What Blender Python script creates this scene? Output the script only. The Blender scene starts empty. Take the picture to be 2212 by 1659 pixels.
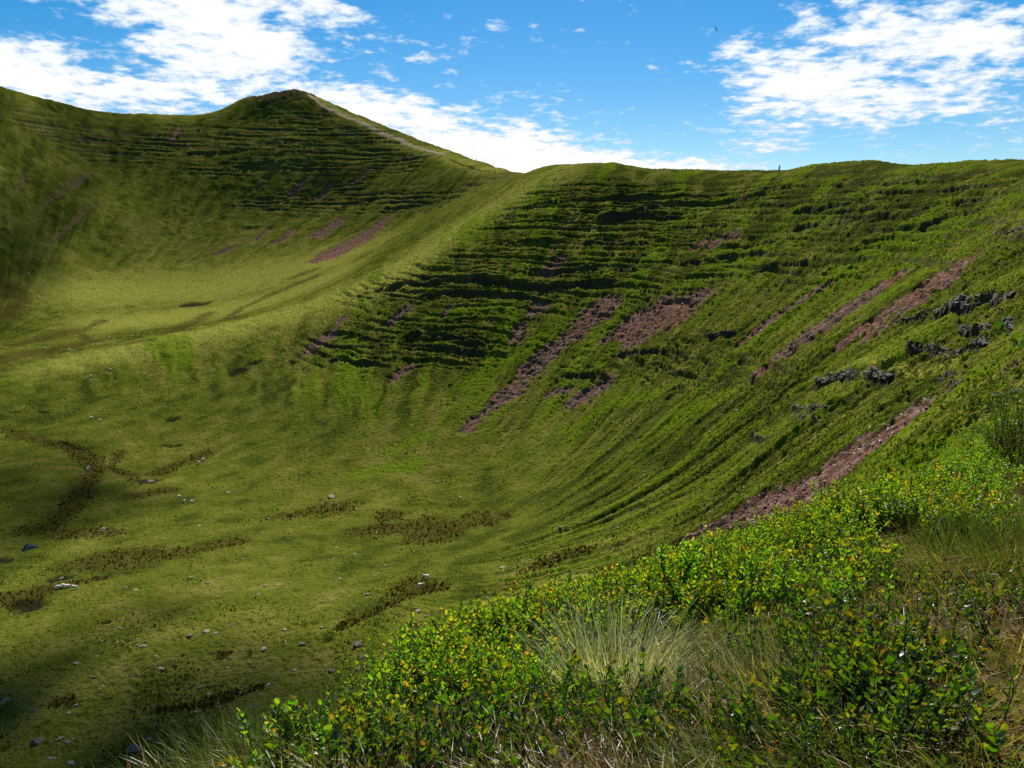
import bpy, bmesh, math, random
import numpy as np
from mathutils import Vector, Matrix, Euler

# ------------------------------------------------------------------ scene, camera, light
sc = bpy.context.scene
COL = sc.collection
R = math.radians
FPX, FW, FH = 1736.0, 2212.0, 1659.0        # the photograph measured on a 2212 x 1659 grid
PITCH = R(10.0)
CP_, SP_ = math.cos(PITCH), math.sin(PITCH)

cam_d = bpy.data.cameras.new('camera')
cam_d.sensor_width = 36.0
cam_d.lens = 36.0 * FPX / FW
cam_d.clip_start = 0.05
cam_d.clip_end = 20000
cam = bpy.data.objects.new('camera', cam_d)
COL.objects.link(cam)
cam.location = (0, 0, 0)
cam.rotation_euler = (R(90) - PITCH, 0, 0)
sc.camera = cam

SUN_EL, SUN_AZ = R(42.0), R(4.0)            # azimuth clockwise from +Y (towards +X)
sun_d = bpy.data.lights.new('sun', 'SUN')
sun_d.energy = 5.0
sun_d.angle = R(0.53)
sun_d.color = (1.0, 0.95, 0.86)
sun = bpy.data.objects.new('sun', sun_d)
COL.objects.link(sun)
SUNV = Vector((math.cos(SUN_EL) * math.sin(SUN_AZ), math.cos(SUN_EL) * math.cos(SUN_AZ), math.sin(SUN_EL)))
sun.rotation_euler = SUNV.to_track_quat('Z', 'Y').to_euler()
sun.location = SUNV * 500

sc.view_settings.view_transform = 'Standard'
sc.view_settings.look = 'None'
sc.view_settings.exposure = 1.0
sc.view_settings.gamma = 1.0
sc.view_settings.use_curve_mapping = False
sc.cycles.use_denoising = False
sc.cycles.max_bounces = 6
sc.cycles.diffuse_bounces = 2
sc.cycles.glossy_bounces = 1
sc.cycles.transmission_bounces = 4
sc.cycles.transparent_max_bounces = 8
sc.cycles.sample_clamp_indirect = 4.0
sc.cycles.caustics_reflective = False
sc.cycles.caustics_refractive = False


# ------------------------------------------------------------------ node helpers
class NT:
    """small helper that chains math nodes"""
    def __init__(self, tree):
        self.t = tree
    def n(self, kind, **kw):
        nd = self.t.nodes.new(kind)
        for k, v in kw.items():
            setattr(nd, k, v)
        return nd
    def put(self, sock, v):
        if isinstance(v, bpy.types.NodeSocket):
            self.t.links.new(v, sock)
        elif v is not None:
            sock.default_value = v
    def m(self, op, a, b=None, c=None, clamp=False):
        nd = self.n('ShaderNodeMath', operation=op)
        nd.use_clamp = clamp
        self.put(nd.inputs[0], a)
        if b is not None:
            self.put(nd.inputs[1], b)
        if c is not None:
            self.put(nd.inputs[2], c)
        return nd.outputs[0]
    def sstep(self, x, lo, hi):
        nd = self.n('ShaderNodeMapRange', interpolation_type='SMOOTHSTEP')
        self.put(nd.inputs['Value'], x)
        self.put(nd.inputs['From Min'], lo)
        self.put(nd.inputs['From Max'], hi)
        return nd.outputs[0]
    def mix(self, f, a, b, mode='MIX'):
        nd = self.n('ShaderNodeMix', data_type='RGBA', blend_type=mode)
        self.put(nd.inputs[0], f)
        for s, v in ((nd.inputs[6], a), (nd.inputs[7], b)):
            if isinstance(v, tuple) and len(v) == 3:
                v = v + (1,)
            self.put(s, v)
        return nd.outputs[2]
    def noise(self, vec, scale, detail=4, rough=0.55, dist=0.0, lac=2.0):
        nd = self.n('ShaderNodeTexNoise')
        self.put(nd.inputs['Vector'], vec)
        nd.inputs['Scale'].default_value = scale
        nd.inputs['Detail'].default_value = detail
        nd.inputs['Roughness'].default_value = rough
        nd.inputs['Lacunarity'].default_value = lac
        nd.inputs['Distortion'].default_value = dist
        return nd.outputs['Fac']


def pix_dir(px, py):
    px = np.asarray(px, float); py = np.asarray(py, float)
    a = px - FW / 2; b = FH / 2 - py
    v = np.stack([a, FPX * CP_ + b * SP_, -FPX * SP_ + b * CP_], -1)
    return v / np.linalg.norm(v, axis=-1, keepdims=True)


# ------------------------------------------------------------------ sky with broken cloud
world = bpy.data.worlds.new('World')
sc.world = world
world.use_nodes = True
wt = world.node_tree
wt.nodes.clear()
w = NT(wt)
world.cycles.sampling_method = 'MANUAL'
world.cycles.sample_map_resolution = 256
out = w.n('ShaderNodeOutputWorld')
bg = w.n('ShaderNodeBackground')
wt.links.new(bg.outputs[0], out.inputs[0])
sky = w.n('ShaderNodeTexSky', sky_type='NISHITA')
sky.sun_disc = False
sky.sun_elevation = SUN_EL
sky.sun_rotation = SUN_AZ
sky.altitude = 700
sky.air_density = 1.0
sky.dust_density = 0.25
sky.ozone_density = 2.2
tc = w.n('ShaderNodeTexCoord')
sep = w.n('ShaderNodeSeparateXYZ')
wt.links.new(tc.outputs['Generated'], sep.inputs[0])
dx, dy, dz = sep.outputs
az = w.m('ARCTAN2', dx, dy)
el = w.m('ARCSINE', dz)
elc = w.m('MAXIMUM', el, -0.06)
# cloud layer coordinates: a flat layer seen in perspective
den = w.m('ADD', w.m('MAXIMUM', dz, 0.0), 0.16)
comb = w.n('ShaderNodeCombineXYZ')
wt.links.new(w.m('DIVIDE', dx, den), comb.inputs[0])
wt.links.new(w.m('DIVIDE', dy, den), comb.inputs[1])
cvec = comb.outputs[0]


def azel(px, py):
    d = pix_dir(px, py)
    return math.atan2(d[0], d[1]), math.asin(d[2])


cae = w.n('ShaderNodeCombineXYZ')
wt.links.new(az, cae.inputs[0])
wt.links.new(el, cae.inputs[1])
cover = 0.0
BLOBS = [  # px, py, half-width px, half-height px, tilt deg, weight
    (20, 160, 300, 120, -24, 1.25),
    (430, 20, 230, 190, -10, 1.1), (620, 120, 360, 150, -22, 1.0), (330, 215, 420, 110, -3, 1.0),
    (980, 240, 360, 60, -8, .8), (1100, 350, 560, 110, -9, 2.0), (1440, 372, 330, 50, -3, 1.2),
    (2080, 85, 540, 215, -6, 1.35), (1690, 195, 330, 95, -17, 1.05),
    (1650, 300, 150, 70, 0, .85), (160, 8, 130, 46, 0, .9), (720, 20, 170, 60, -20, .9),
]
for (bx, by, hw, hh, tilt, wgt) in BLOBS:
    a0, e0 = azel(bx, by)
    mp = w.n('ShaderNodeMapping', vector_type='TEXTURE')
    mp.inputs['Location'].default_value = (a0, e0, 0)
    mp.inputs['Rotation'].default_value = (0, 0, R(tilt))
    mp.inputs['Scale'].default_value = (hw / FPX, hh / FPX, 1)
    wt.links.new(cae.outputs[0], mp.inputs['Vector'])
    gr = w.n('ShaderNodeTexGradient', gradient_type='SPHERICAL')
    wt.links.new(mp.outputs[0], gr.inputs[0])
    cover = w.m('MULTIPLY_ADD', gr.outputs['Fac'], wgt, cover)
# the rest of the sky: the same kind of broken cloud
front = w.m('MULTIPLY', w.sstep(w.m('ABSOLUTE', az), 0.85, 0.62), w.sstep(el, 0.55, 0.32))
n1 = w.noise(cvec, 2.6, 6, 0.66)
n2 = w.noise(cvec, 13.0, 3, 0.62)
rest = w.m('MULTIPLY', w.sstep(w.noise(cvec, 0.75, 1, 0.5), 0.45, 0.72), 0.8)
cmix = w.n('ShaderNodeMix', data_type='FLOAT')
w.put(cmix.inputs[0], front); w.put(cmix.inputs[2], rest); w.put(cmix.inputs[3], cover)
cover = cmix.outputs[0]
tex = w.m('MULTIPLY_ADD', n2, 0.75, n1)          # about 0.88 mean
dens = w.m('ADD', w.m('MULTIPLY_ADD', tex, 4.3, -4.3 * 0.875 - 0.64), w.m('MULTIPLY', cover, 1.14))
alpha = w.sstep(dens, -0.22, 0.72)
thick = w.sstep(dens, 0.2, 1.3)
cloud_col = w.mix(thick, (0.35, 0.42, 0.49), (0.54, 0.537, 0.525))
# clear sky: the physical sky, a touch more saturated as the photograph renders it
hs = w.n('ShaderNodeHueSaturation')
hs.inputs['Hue'].default_value = 0.497
hs.inputs['Saturation'].default_value = 1.55
hs.inputs['Value'].default_value = 1.0
wt.links.new(sky.outputs[0], hs.inputs['Color'])
SKYK = 0.05
sk = w.mix(1.0, hs.outputs[0], (SKYK,) * 3, 'MULTIPLY')
fin = w.mix(alpha, sk, cloud_col)
wt.links.new(fin, bg.inputs['Color'])
bg.inputs['Strength'].default_value = 1.0

# ------------------------------------------------------------------ noise
_rs = np.random.RandomState(7)
_PERM = np.r_[_rs.permutation(1024), _rs.permutation(1024)[:0]].astype(np.int32)
_PERM = np.r_[_PERM, _PERM]
_ANG = _rs.rand(1024) * 2 * np.pi
_GX, _GY = np.cos(_ANG).astype(np.float32), np.sin(_ANG).astype(np.float32)


def pn(x, y, seed=0):
    x = np.asarray(x, np.float64) + seed * 37.17
    y = np.asarray(y, np.float64) - seed * 19.73
    xi = np.floor(x); yi = np.floor(y)
    xf = (x - xi).astype(np.float32); yf = (y - yi).astype(np.float32)
    xi = xi.astype(np.int64) & 1023; yi = yi.astype(np.int64) & 1023
    u = xf * xf * xf * (xf * (xf * 6 - 15) + 10)
    v = yf * yf * yf * (yf * (yf * 6 - 15) + 10)
    x1 = (xi + 1) & 1023; y1 = (yi + 1) & 1023
    def g(ix, iy, fx, fy):
        h = _PERM[_PERM[ix] + iy]
        return _GX[h] * fx + _GY[h] * fy
    a = g(xi, yi, xf, yf); b = g(x1, yi, xf - 1, yf)
    c = g(xi, y1, xf, yf - 1); d = g(x1, y1, xf - 1, yf - 1)
    top = a + u * (b - a); bot = c + u * (d - c)
    return (top + v * (bot - top)) * 1.5


def fbm(x, y, oct=3, seed=0, gain=0.5, lac=2.03):
    o = 0; amp = 1.0; s = 1.0
    for k in range(oct):
        o = o + amp * pn(x * s, y * s, seed + 11 * k)
        amp *= gain; s *= lac
    return o


def sst(x, a, b):
    t = np.clip((x - a) / (b - a), 0, 1)
    return t * t * (3 - 2 * t)


# ------------------------------------------------------------------ the land form
CTRL='''-1.10,1.51,-1.344,2.3e-6;-0.95,1.84,-1.396,2.5e-6;-0.42,1.60,-1.212,2.0e-6;0.00,1.57,-1.156,1.9e-6;0.46,1.44,-1.063,1.9e-6;0.81,1.21,-0.887,1.7e-6;0.82,0.97,-0.795,1.5e-6;-0.84,2.17,-1.559,2.8e-6;-0.48,2.48,-1.611,3.0e-6;0.00,3.08,-1.669,3.5e-6;0.00,2.21,-1.366,2.6e-6;0.52,3.45,-1.736,3.9e-6;0.97,4.00,-1.815,4.5e-6;1.72,4.77,-1.869,5.4e-6;2.57,5.73,-2.029,6.6e-6;0.90,2.43,-1.303,2.9e-6;1.29,2.09,-1.121,2.7e-6;2.07,3.81,-1.542,4.6e-6;2.27,3.38,-1.370,4.3e-6;3.73,5.62,-1.850,7.0e-6;3.64,6.78,-2.189,8.0e-6;4.30,5.87,-1.821,7.5e-6;6.43,9.78,-2.643,1.2e-5;6.09,10.51,-2.937,1.3e-5;9.66,14.79,-3.455,1.8e-5;9.21,12.78,-2.792,1.6e-5;10.29,16.69,-3.949,2.0e-5;15.58,23.96,-4.946,2.9e-5;17.29,24.14,-4.265,3.0e-5;21.92,41.35,-10.665,4.8e-5;21.52,45.44,-13.256,2.0e-3;22.84,39.01,-8.523,4.6e-5;25.75,66.27,-23.885,1.2e-2;23.17,102.23,-39.443,1.2e-2;33.54,62.47,-12.524,1.2e-2;27.94,43.31,-6.881,2.0e-3;42.94,66.99,-8.283,1.2e-2;51.56,94.04,-12.727,1.2e-2;63.30,108.67,-7.783,1.2e-2;49.07,105.98,-16.836,1.2e-2;41.41,118.33,-25.854,1.2e-2;79.92,126.91,-2.605,1.2e-2;76.66,138.11,-3.612,1.2e-2;45.43,156.90,-29.580,1.2e-2;74.47,174.42,-11.494,1.2e-2;95.09,211.60,2.759,1.2e-2;111.31,198.82,8.094,1.2e-2;113.30,182.42,10.431,1.2e-2;24.24,166.92,-46.634,1.2e-2;36.74,124.71,-36.377,1.2e-2;12.38,142.52,-51.368,1.2e-2;-14.92,131.29,-57.234,2.0e-3;0.00,174.12,-59.469,2.0e-3;9.48,107.77,-47.119,2.0e-3;-26.89,106.69,-57.187,2.0e-3;-44.98,87.56,-61.370,2.0e-3;-59.89,91.98,-61.885,2.0e-3;-84.50,142.85,-64.315,2.0e-3;-106.79,168.33,-66.019,2.0e-3;-48.29,110.17,-59.051,2.0e-3;-63.64,173.69,-64.801,2.0e-3;-50.17,206.54,-64.088,2.0e-3;-78.51,114.07,-62.675,2.0e-3;0.00,219.31,-54.562,2.0e-3;-36.73,243.56,-53.219,2.0e-3;-105.12,229.61,-69.819,2.0e-3;-127.39,244.07,-69.691,2.0e-3;-144.40,254.81,-64.946,2.0e-3;-177.10,270.97,-64.120,2.0e-3;-85.91,261.73,-60.349,2.0e-3;-139.98,211.53,-65.635,2.0e-3;-117.86,176.26,-65.761,2.0e-3;-119.41,197.76,-65.062,2.0e-3;0.00,258.76,-41.105,2.0e-3;0.00,301.35,-19.859,2.0e-3;0.00,345.97,4.512,2.0e-3;35.14,273.05,-19.557,1.2e-2;36.67,333.96,4.355,1.2e-2;67.47,302.54,3.945,1.2e-2;55.46,245.29,-16.164,1.2e-2;31.45,221.03,-35.112,1.2e-2;85.40,254.01,3.312,1.2e-2;69.24,203.11,-13.385,1.2e-2;-37.72,319.09,-21.028,2.0e-3;-34.36,287.78,-35.583,2.0e-3;-56.68,280.89,-44.621,2.0e-3;15.46,426.03,38.061,1.0e-5;38.35,404.40,38.044,1.0e-5;54.78,392.58,35.694,1.0e-5;76.22,379.01,32.873,1.0e-5;100.28,358.99,30.777,1.0e-5;110.97,345.41,29.531,1.0e-5;119.61,329.69,30.042,1.0e-5;126.15,318.58,30.508,1.0e-5;134.74,302.03,29.118,1.0e-5;137.01,292.33,27.201,1.0e-5;143.72,271.20,25.531,1.0e-5;151.65,245.99,24.284,1.0e-5;157.23,230.52,23.091,1.0e-5;-15.15,407.43,15.464,2.0e-3;-46.29,395.27,-4.781,2.0e-3;-75.34,379.99,-21.787,2.0e-3;-106.56,365.30,-33.514,2.0e-3;-145.94,357.16,-41.041,2.0e-3;-182.66,346.93,-47.969,2.0e-3;-214.91,333.03,-53.888,2.0e-3;-159.61,300.56,-56.665,2.0e-3;-128.08,310.46,-52.993,2.0e-3;-90.93,308.16,-48.953,2.0e-3;-189.10,291.10,-58.360,2.0e-3;-233.07,384.21,-48.628,2.0e-3;-189.16,405.90,-44.285,2.0e-3;-152.21,421.59,-39.895,2.0e-3;-102.87,442.63,-22.858,2.0e-3;-227.06,434.53,-41.119,2.0e-3;-280.90,442.57,-29.165,2.0e-3;-211.27,523.53,-22.575,2.0e-3;-144.35,499.10,-21.522,2.0e-3;-85.65,492.59,-4.577,2.0e-3;-149.93,580.92,7.576,2.0e-3;-211.42,619.43,25.217,2.0e-3;-265.13,582.33,14.058,2.0e-3;-281.82,518.28,-7.723,2.0e-3;-313.03,500.07,6.521,2.0e-3;-348.00,564.12,53.729,2.0e-3;-321.32,635.86,60.561,2.0e-3;-262.04,665.46,63.381,2.0e-3;-195.51,696.09,85.004,2.0e-3;-131.47,662.13,63.064,2.0e-3;-84.96,590.97,33.793,2.0e-3;-44.52,542.45,28.046,2.0e-3;-22.06,518.23,36.709,2.0e-3;-144.27,632.75,36.182,2.0e-3;-299.20,587.50,30.375,2.0e-3;-196.02,730.28,109.389,2.0e-3;-220.88,731.96,106.926,2.0e-3;-171.53,728.55,106.428,2.0e-3;-141.54,696.70,85.078,2.0e-3;-118.90,675.89,71.661,2.0e-3;-88.58,645.89,63.261,2.0e-3;-417.59,622.52,125.191,1.0e-5;-394.91,650.31,118.254,1.0e-5;-383.08,675.36,115.192,1.0e-5;-371.56,705.09,111.776,1.0e-5;-352.16,745.21,111.259,1.0e-5;-325.11,778.75,115.540,1.0e-5;-295.12,796.57,116.224,1.0e-5;-268.79,791.26,114.173,1.0e-5;-251.94,782.15,129.309,1.0e-5;-231.94,779.32,132.854,1.0e-5;-220.28,778.02,135.919,1.0e-5;-203.77,775.85,138.336,1.0e-5;-189.26,773.68,135.893,1.0e-5;-177.40,771.16,130.515,1.0e-5;-166.31,766.86,125.573,1.0e-5;-155.28,762.40,120.587,1.0e-5;-144.32,757.78,115.418,1.0e-5;-132.15,746.88,109.832,1.0e-5;-120.21,735.78,104.337,1.0e-5;-108.53,724.47,98.915,1.0e-5;-97.11,712.96,93.562,1.0e-5;-85.97,701.26,88.201,1.0e-5;-75.93,687.31,83.323,1.0e-5;-66.20,673.20,78.527,1.0e-5;-56.79,658.94,73.868,1.0e-5;-47.71,644.52,69.147,1.0e-5;-38.73,626.47,64.717,1.0e-5;-30.17,608.28,60.235,1.0e-5;-21.71,585.45,55.773,1.0e-5;-13.81,562.48,51.423,1.0e-5;-6.55,532.92,46.745,1.0e-5;0.00,503.23,42.199,1.0e-5;-3.00,5.20,-6.000,3.0e-5;-7.50,12.99,-14.000,3.0e-5;-17.50,30.31,-31.000,3.0e-5;-35.00,60.62,-52.000,2.0e-3;-1.46,6.85,-6.000,3.0e-5;-3.12,14.67,-13.000,3.0e-5;-7.28,34.24,-30.000,3.0e-5;-13.51,63.58,-48.000,2.0e-3;0.56,7.98,-6.000,3.0e-5;1.26,17.96,-13.500,3.0e-5;2.79,39.90,-29.000,3.0e-5;4.88,69.83,-43.000,2.0e-3;2.85,10.63,-6.500,3.0e-5;5.69,21.25,-13.000,3.0e-5;10.87,40.57,-24.000,3.0e-5;19.41,72.44,-33.000,2.0e-3;5.86,13.81,-7.000,3.0e-5;9.77,23.01,-10.500,3.0e-5;0.00,-6.00,1.500,3.0e-5;4.33,-2.50,1.200,3.0e-5;-4.33,-2.50,-4.000,3.0e-5;20.00,0.00,9.000,3.0e-5;10.39,6.00,2.500,3.0e-5;70.00,0.00,30.000,2.0e-3;51.96,30.00,18.000,2.0e-3;-30.00,0.00,-28.000,3.0e-5;-90.00,0.00,-60.000,2.0e-3;0.00,-60.00,2.000,2.0e-3;0.00,-300.00,0.000,2.0e-3;216.51,-125.00,70.000,2.0e-3;-259.81,-150.00,-75.000,2.0e-3;-173.21,100.00,-66.000,2.0e-3;-469.85,171.01,-30.000,2.0e-3;-900.00,0.00,60.000,2.0e-3;281.91,102.61,60.000,2.0e-3;600.00,0.00,60.000,2.0e-3;689.44,-578.51,60.000,2.0e-3;-1149.07,-964.18,-60.000,2.0e-3;0.00,-1500.00,-30.000,2.0e-3;16.39,451.59,37.543,2.0e-3;20.10,553.83,10.043,2.0e-3;40.65,428.67,37.580,2.0e-3;49.86,525.73,10.080,2.0e-3;58.07,416.14,35.300,2.0e-3;71.22,510.36,7.800,2.0e-3;80.79,401.75,32.421,2.0e-3;99.08,492.72,4.921,2.0e-3;106.30,380.53,30.293,2.0e-3;130.37,466.68,2.793,2.0e-3;117.63,366.14,29.035,2.0e-3;144.26,449.04,1.535,2.0e-3;126.79,349.47,29.564,2.0e-3;155.50,428.59,2.064,2.0e-3;133.72,337.69,30.015,2.0e-3;163.99,414.15,2.515,2.0e-3;142.83,320.15,28.593,2.0e-3;175.16,392.64,1.093,2.0e-3;145.23,309.87,26.790,2.0e-3;178.11,380.03,-0.710,2.0e-3;152.35,287.48,25.111,2.0e-3;186.84,352.57,-2.389,2.0e-3;160.75,260.75,23.792,2.0e-3;197.15,319.79,-3.708,2.0e-3;166.66,244.36,22.700,2.0e-3;204.39,299.68,-4.800,2.0e-3;-432.21,644.30,118.252,2.0e-3;-521.99,778.15,50.252,2.0e-3;-408.74,673.08,111.466,2.0e-3;-493.64,812.89,43.466,2.0e-3;-396.49,699.00,108.592,2.0e-3;-478.85,844.20,40.592,2.0e-3;-384.56,729.76,106.255,2.0e-3;-464.44,881.36,38.255,2.0e-3;-364.49,771.30,106.402,2.0e-3;-440.20,931.52,38.402,2.0e-3;-336.49,806.01,110.269,2.0e-3;-406.39,973.44,42.269,2.0e-3;-305.45,824.45,113.585,2.0e-3;-368.90,995.72,45.585,2.0e-3;-278.20,818.96,118.218,2.0e-3;-335.99,989.08,50.218,2.0e-3;-260.75,809.52,123.372,2.0e-3;-314.92,977.68,55.372,2.0e-3;-240.06,806.59,126.588,2.0e-3;-289.93,974.14,58.588,2.0e-3;-227.99,805.25,129.226,2.0e-3;-275.35,972.53,61.226,2.0e-3;-210.90,803.01,131.288,2.0e-3;-254.71,969.82,63.288,2.0e-3;-196.83,804.63,132.872,2.0e-3;-227.11,928.42,90.872,2.0e-3;-184.50,802.00,127.569,2.0e-3;-212.88,925.39,85.569,2.0e-3;-172.97,797.54,122.536,2.0e-3;-199.58,920.23,80.536,2.0e-3;-161.50,792.90,117.517,2.0e-3;-186.34,914.88,75.517,2.0e-3;-150.09,788.09,112.514,2.0e-3;-173.19,909.33,70.514,2.0e-3;-137.43,776.75,106.898,2.0e-3;-158.58,896.26,64.898,2.0e-3;-125.02,765.21,101.360,2.0e-3;-144.26,882.93,59.360,2.0e-3;-112.88,753.45,95.905,2.0e-3;-130.24,869.36,53.905,2.0e-3;-101.00,741.48,90.537,2.0e-3;-116.54,855.55,48.537,2.0e-3;-89.40,729.31,85.259,2.0e-3;-103.16,841.51,43.259,2.0e-3;-78.97,714.80,80.381,2.0e-3;-91.12,824.77,38.381,2.0e-3;-68.85,700.13,75.605,2.0e-3;-79.44,807.84,33.605,2.0e-3;-59.07,685.29,70.935,2.0e-3;-68.15,790.72,28.935,2.0e-3;-49.61,670.31,66.375,2.0e-3;-57.25,773.43,24.375,2.0e-3;-40.28,651.53,61.736,2.0e-3;-46.48,751.77,19.736,2.0e-3'''
_c = np.array([[float(t) for t in q.split(',')] for q in CTRL.split(';')])
_CXY, _CZ, _CL = _c[:, :2] / 100, _c[:, 2], _c[:, 3]


def _fit():
    n = len(_c)
    d = np.linalg.norm(_CXY[:, None] - _CXY[None], axis=-1)
    K = np.where(d > 0, d * d * np.log(np.maximum(d, 1e-12)), 0) + np.diag(_CL)
    Pm = np.c_[np.ones(n), _CXY]
    M = np.zeros((n + 3, n + 3))
    M[:n, :n] = K; M[:n, n:] = Pm; M[n:, :n] = Pm.T
    return np.linalg.solve(M, np.r_[_CZ, 0, 0, 0])


_W = _fit()


def land(x, y):
    """smooth land height under (x, y)"""
    x = np.asarray(x, float) / 100; y = np.asarray(y, float) / 100
    o = _W[-3] + _W[-2] * x + _W[-1] * y
    for i in range(len(_CXY)):
        d2 = (x - _CXY[i, 0]) ** 2 + (y - _CXY[i, 1]) ** 2
        o = o + _W[i] * 0.5 * d2 * np.log(np.maximum(d2, 1e-12))
    return o


def project(x, y, z):
    f = np.maximum(y * CP_ - z * SP_, 1e-3)
    return FW / 2 + FPX * x / f, FH / 2 - FPX * (y * SP_ + z * CP_) / f


# a polar net of points, denser where the ground is near or turned to the viewpoint
NROW = 900
caz = np.radians(np.linspace(-37, 37, 112))
cr = np.exp(np.linspace(math.log(0.9), math.log(1500), 1300))
cX = cr[:, None] * np.sin(caz); cY = cr[:, None] * np.cos(caz)
cZ = land(cX, cY)
_, cPY = project(cX, cY, cZ)
mn = np.minimum.accumulate(cPY, axis=0)
vis = cPY <= np.r_[np.full((1, cPY.shape[1]), 1e9), mn[:-1]] + 0.5
wgt = np.abs(np.diff(np.clip(cPY, 0, FH + 300), axis=0)) * np.where(vis[1:], 1.0, 0.12)
wgt *= np.where(cr[1:] < 16, 0.22, 1.0)[:, None]
wgt += 0.22 * np.gradient(np.log(cr))[1:, None] / np.gradient(np.log(cr)).mean() * 0.9
ker = np.exp(-0.5 * (np.arange(-9, 10) / 3.0) ** 2); ker /= ker.sum()
wp = np.pad(wgt, ((0, 0), (9, 9)), mode='edge')
wgt = sum(ker[k] * wp[:, k:k + wgt.shape[1]] for k in range(19))
wp = np.pad(wgt, ((9, 9), (0, 0)), mode='edge')
wgt = sum(ker[k] * wp[k:k + wgt.shape[0]] for k in range(19))
cum = np.r_[np.zeros((1, wgt.shape[1])), np.cumsum(wgt, axis=0)]
cum /= cum[-1]
tt = np.linspace(0, 1, NROW)
crow = np.stack([np.interp(tt, cum[:, j], cr) for j in range(cum.shape[1])], 1)   # NROW x 112
fine = np.radians(np.linspace(-36.5, 36.5, 970))
st = np.radians(np.array([38, 40, 43, 47, 52, 58, 65, 73, 82, 92, 103, 115, 128, 142, 157, 172, 180.0]))
AZ = np.r_[-st[::-1], fine, st]
NCOL = len(AZ)
ROW = np.stack([np.interp(np.clip(AZ, caz[0], caz[-1]), caz, crow[i]) for i in range(NROW)], 0)
# outer rings to the horizon
outer = np.array([1700, 2200, 3000, 5000, 9000.0])
ROW = np.vstack([ROW, np.repeat(outer[:, None], NCOL, 1)])
NROW = ROW.shape[0]
gX = ROW * np.sin(AZ); gY = ROW * np.cos(AZ)
gB = np.empty_like(gX)
inner = NROW - len(outer)
gB[:inner] = land(gX[:inner], gY[:inner])
gB[:inner] = np.clip(gB[:inner], -95, 175)
for k in range(len(outer)):
    gB[inner + k] = gB[inner - 1] * (1 - (k + 1) / 5) + (-60) * (k + 1) / 5
gR = ROW
# a grassy moraine mound on the left of the floor
_md = np.hypot((gX + 131) / 30, (gY - 222) / 24)
gB[:inner] += 4.5 * np.exp(-_md[:inner] ** 2 * 1.2) * (gX[:inner] < 0)


def grid_hit(px, py, Z=None):
    """range row and world point where the line of sight through (px, py) first meets the ground"""
    Z = gB if Z is None else Z
    d = pix_dir(px, py)
    a = math.atan2(d[0], d[1]); te = d[2] / math.hypot(d[0], d[1])
    j = int(np.clip(np.searchsorted(AZ, a), 1, NCOL - 1))
    t = (a - AZ[j - 1]) / (AZ[j] - AZ[j - 1])
    z = Z[:, j - 1] * (1 - t) + Z[:, j] * t
    r = ROW[:, j - 1] * (1 - t) + ROW[:, j] * t
    diff = z - r * te
    k = np.nonzero((diff > 0) & (r > 1.2))[0]
    if len(k) == 0:
        i = inner - 60
        return np.array([r[i] * math.sin(a), r[i] * math.cos(a), z[i]])
    i = max(int(k[0]), 1)
    s = diff[i - 1] / (diff[i - 1] - diff[i]) if diff[i - 1] < 0 else 0
    rr = r[i - 1] + (r[i] - r[i - 1]) * s
    zz = z[i - 1] + (z[i] - z[i - 1]) * s
    return np.array([rr * math.sin(a), rr * math.cos(a), zz])


q1 = lambda *p: [(a * .5, b * .5, *[c * .5 for c in r]) for a, b, *r in p]
q2 = lambda *p: [(1106 + a * .5, b * .5, *[c * .5 for c in r]) for a, b, *r in p]
q3 = lambda *p: [(a * .4, 442.4 + b * .4, *[c * .4 for c in r]) for a, b, *r in p]
q4 = lambda *p: [(663.6 + a * .3733, 442.4 + b * .3733, *[c * .3733 for c in r]) for a, b, *r in p]
q5 = lambda *p: [(1415.7 + a * .3733, 442.4 + b * .3733, *[c * .3733 for c in r]) for a, b, *r in p]
q6 = lambda *p: [(a * .3867, 1017.5 + b * .3867, *[c * .3867 for c in r]) for a, b, *r in p]
q7 = lambda *p: [(707.8 + a * .3867, 1017.5 + b * .3867, *[c * .3867 for c in r]) for a, b, *r in p]
qA = lambda *p: [(a * .2, 884.8 + b * .2, *[c * .2 for c in r]) for a, b, *r in p]

fX, fY = gX.ravel(), gY.ravel()
N = fX.size
warp1 = fbm(fX / 9, fY / 9, 2, 3) .astype(np.float32)
warp2 = fbm(fX / 1.7, fY / 1.7, 2, 5).astype(np.float32)


def seg_dist(idx, pts, wid=None):
    """distance, signed side, parameter-interpolated width of points idx to a polyline"""
    x = fX[idx]; y = fY[idx]
    best = np.full(x.shape, 1e9); side = np.zeros(x.shape); ww = np.ones(x.shape); along = np.zeros(x.shape); L0 = 0.0
    for k in range(len(pts) - 1):
        ax, ay = pts[k][:2]; bx, by = pts[k + 1][:2]
        ex, ey = bx - ax, by - ay
        L2 = ex * ex + ey * ey + 1e-9
        t = np.clip(((x - ax) * ex + (y - ay) * ey) / L2, 0, 1)
        qx = x - ax - t * ex; qy = y - ay - t * ey
        d = np.hypot(qx, qy)
        m = d < best
        best[m] = d[m]
        side[m] = np.sign(ex * qy - ey * qx)[m]
        along[m] = (L0 + t * math.sqrt(L2))[m]
        if wid is not None:
            ww[m] = (wid[k] + (wid[k + 1] - wid[k]) * t)[m]
        L0 += math.sqrt(L2)
    return best, side, ww, along, L0


def near_idx(pts, pad):
    p = np.array([q[:2] for q in pts])
    return np.nonzero((fX > p[:, 0].min() - pad) & (fX < p[:, 0].max() + pad) & (fY > p[:, 1].min() - pad) & (fY < p[:, 1].max() + pad))[0]


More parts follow.
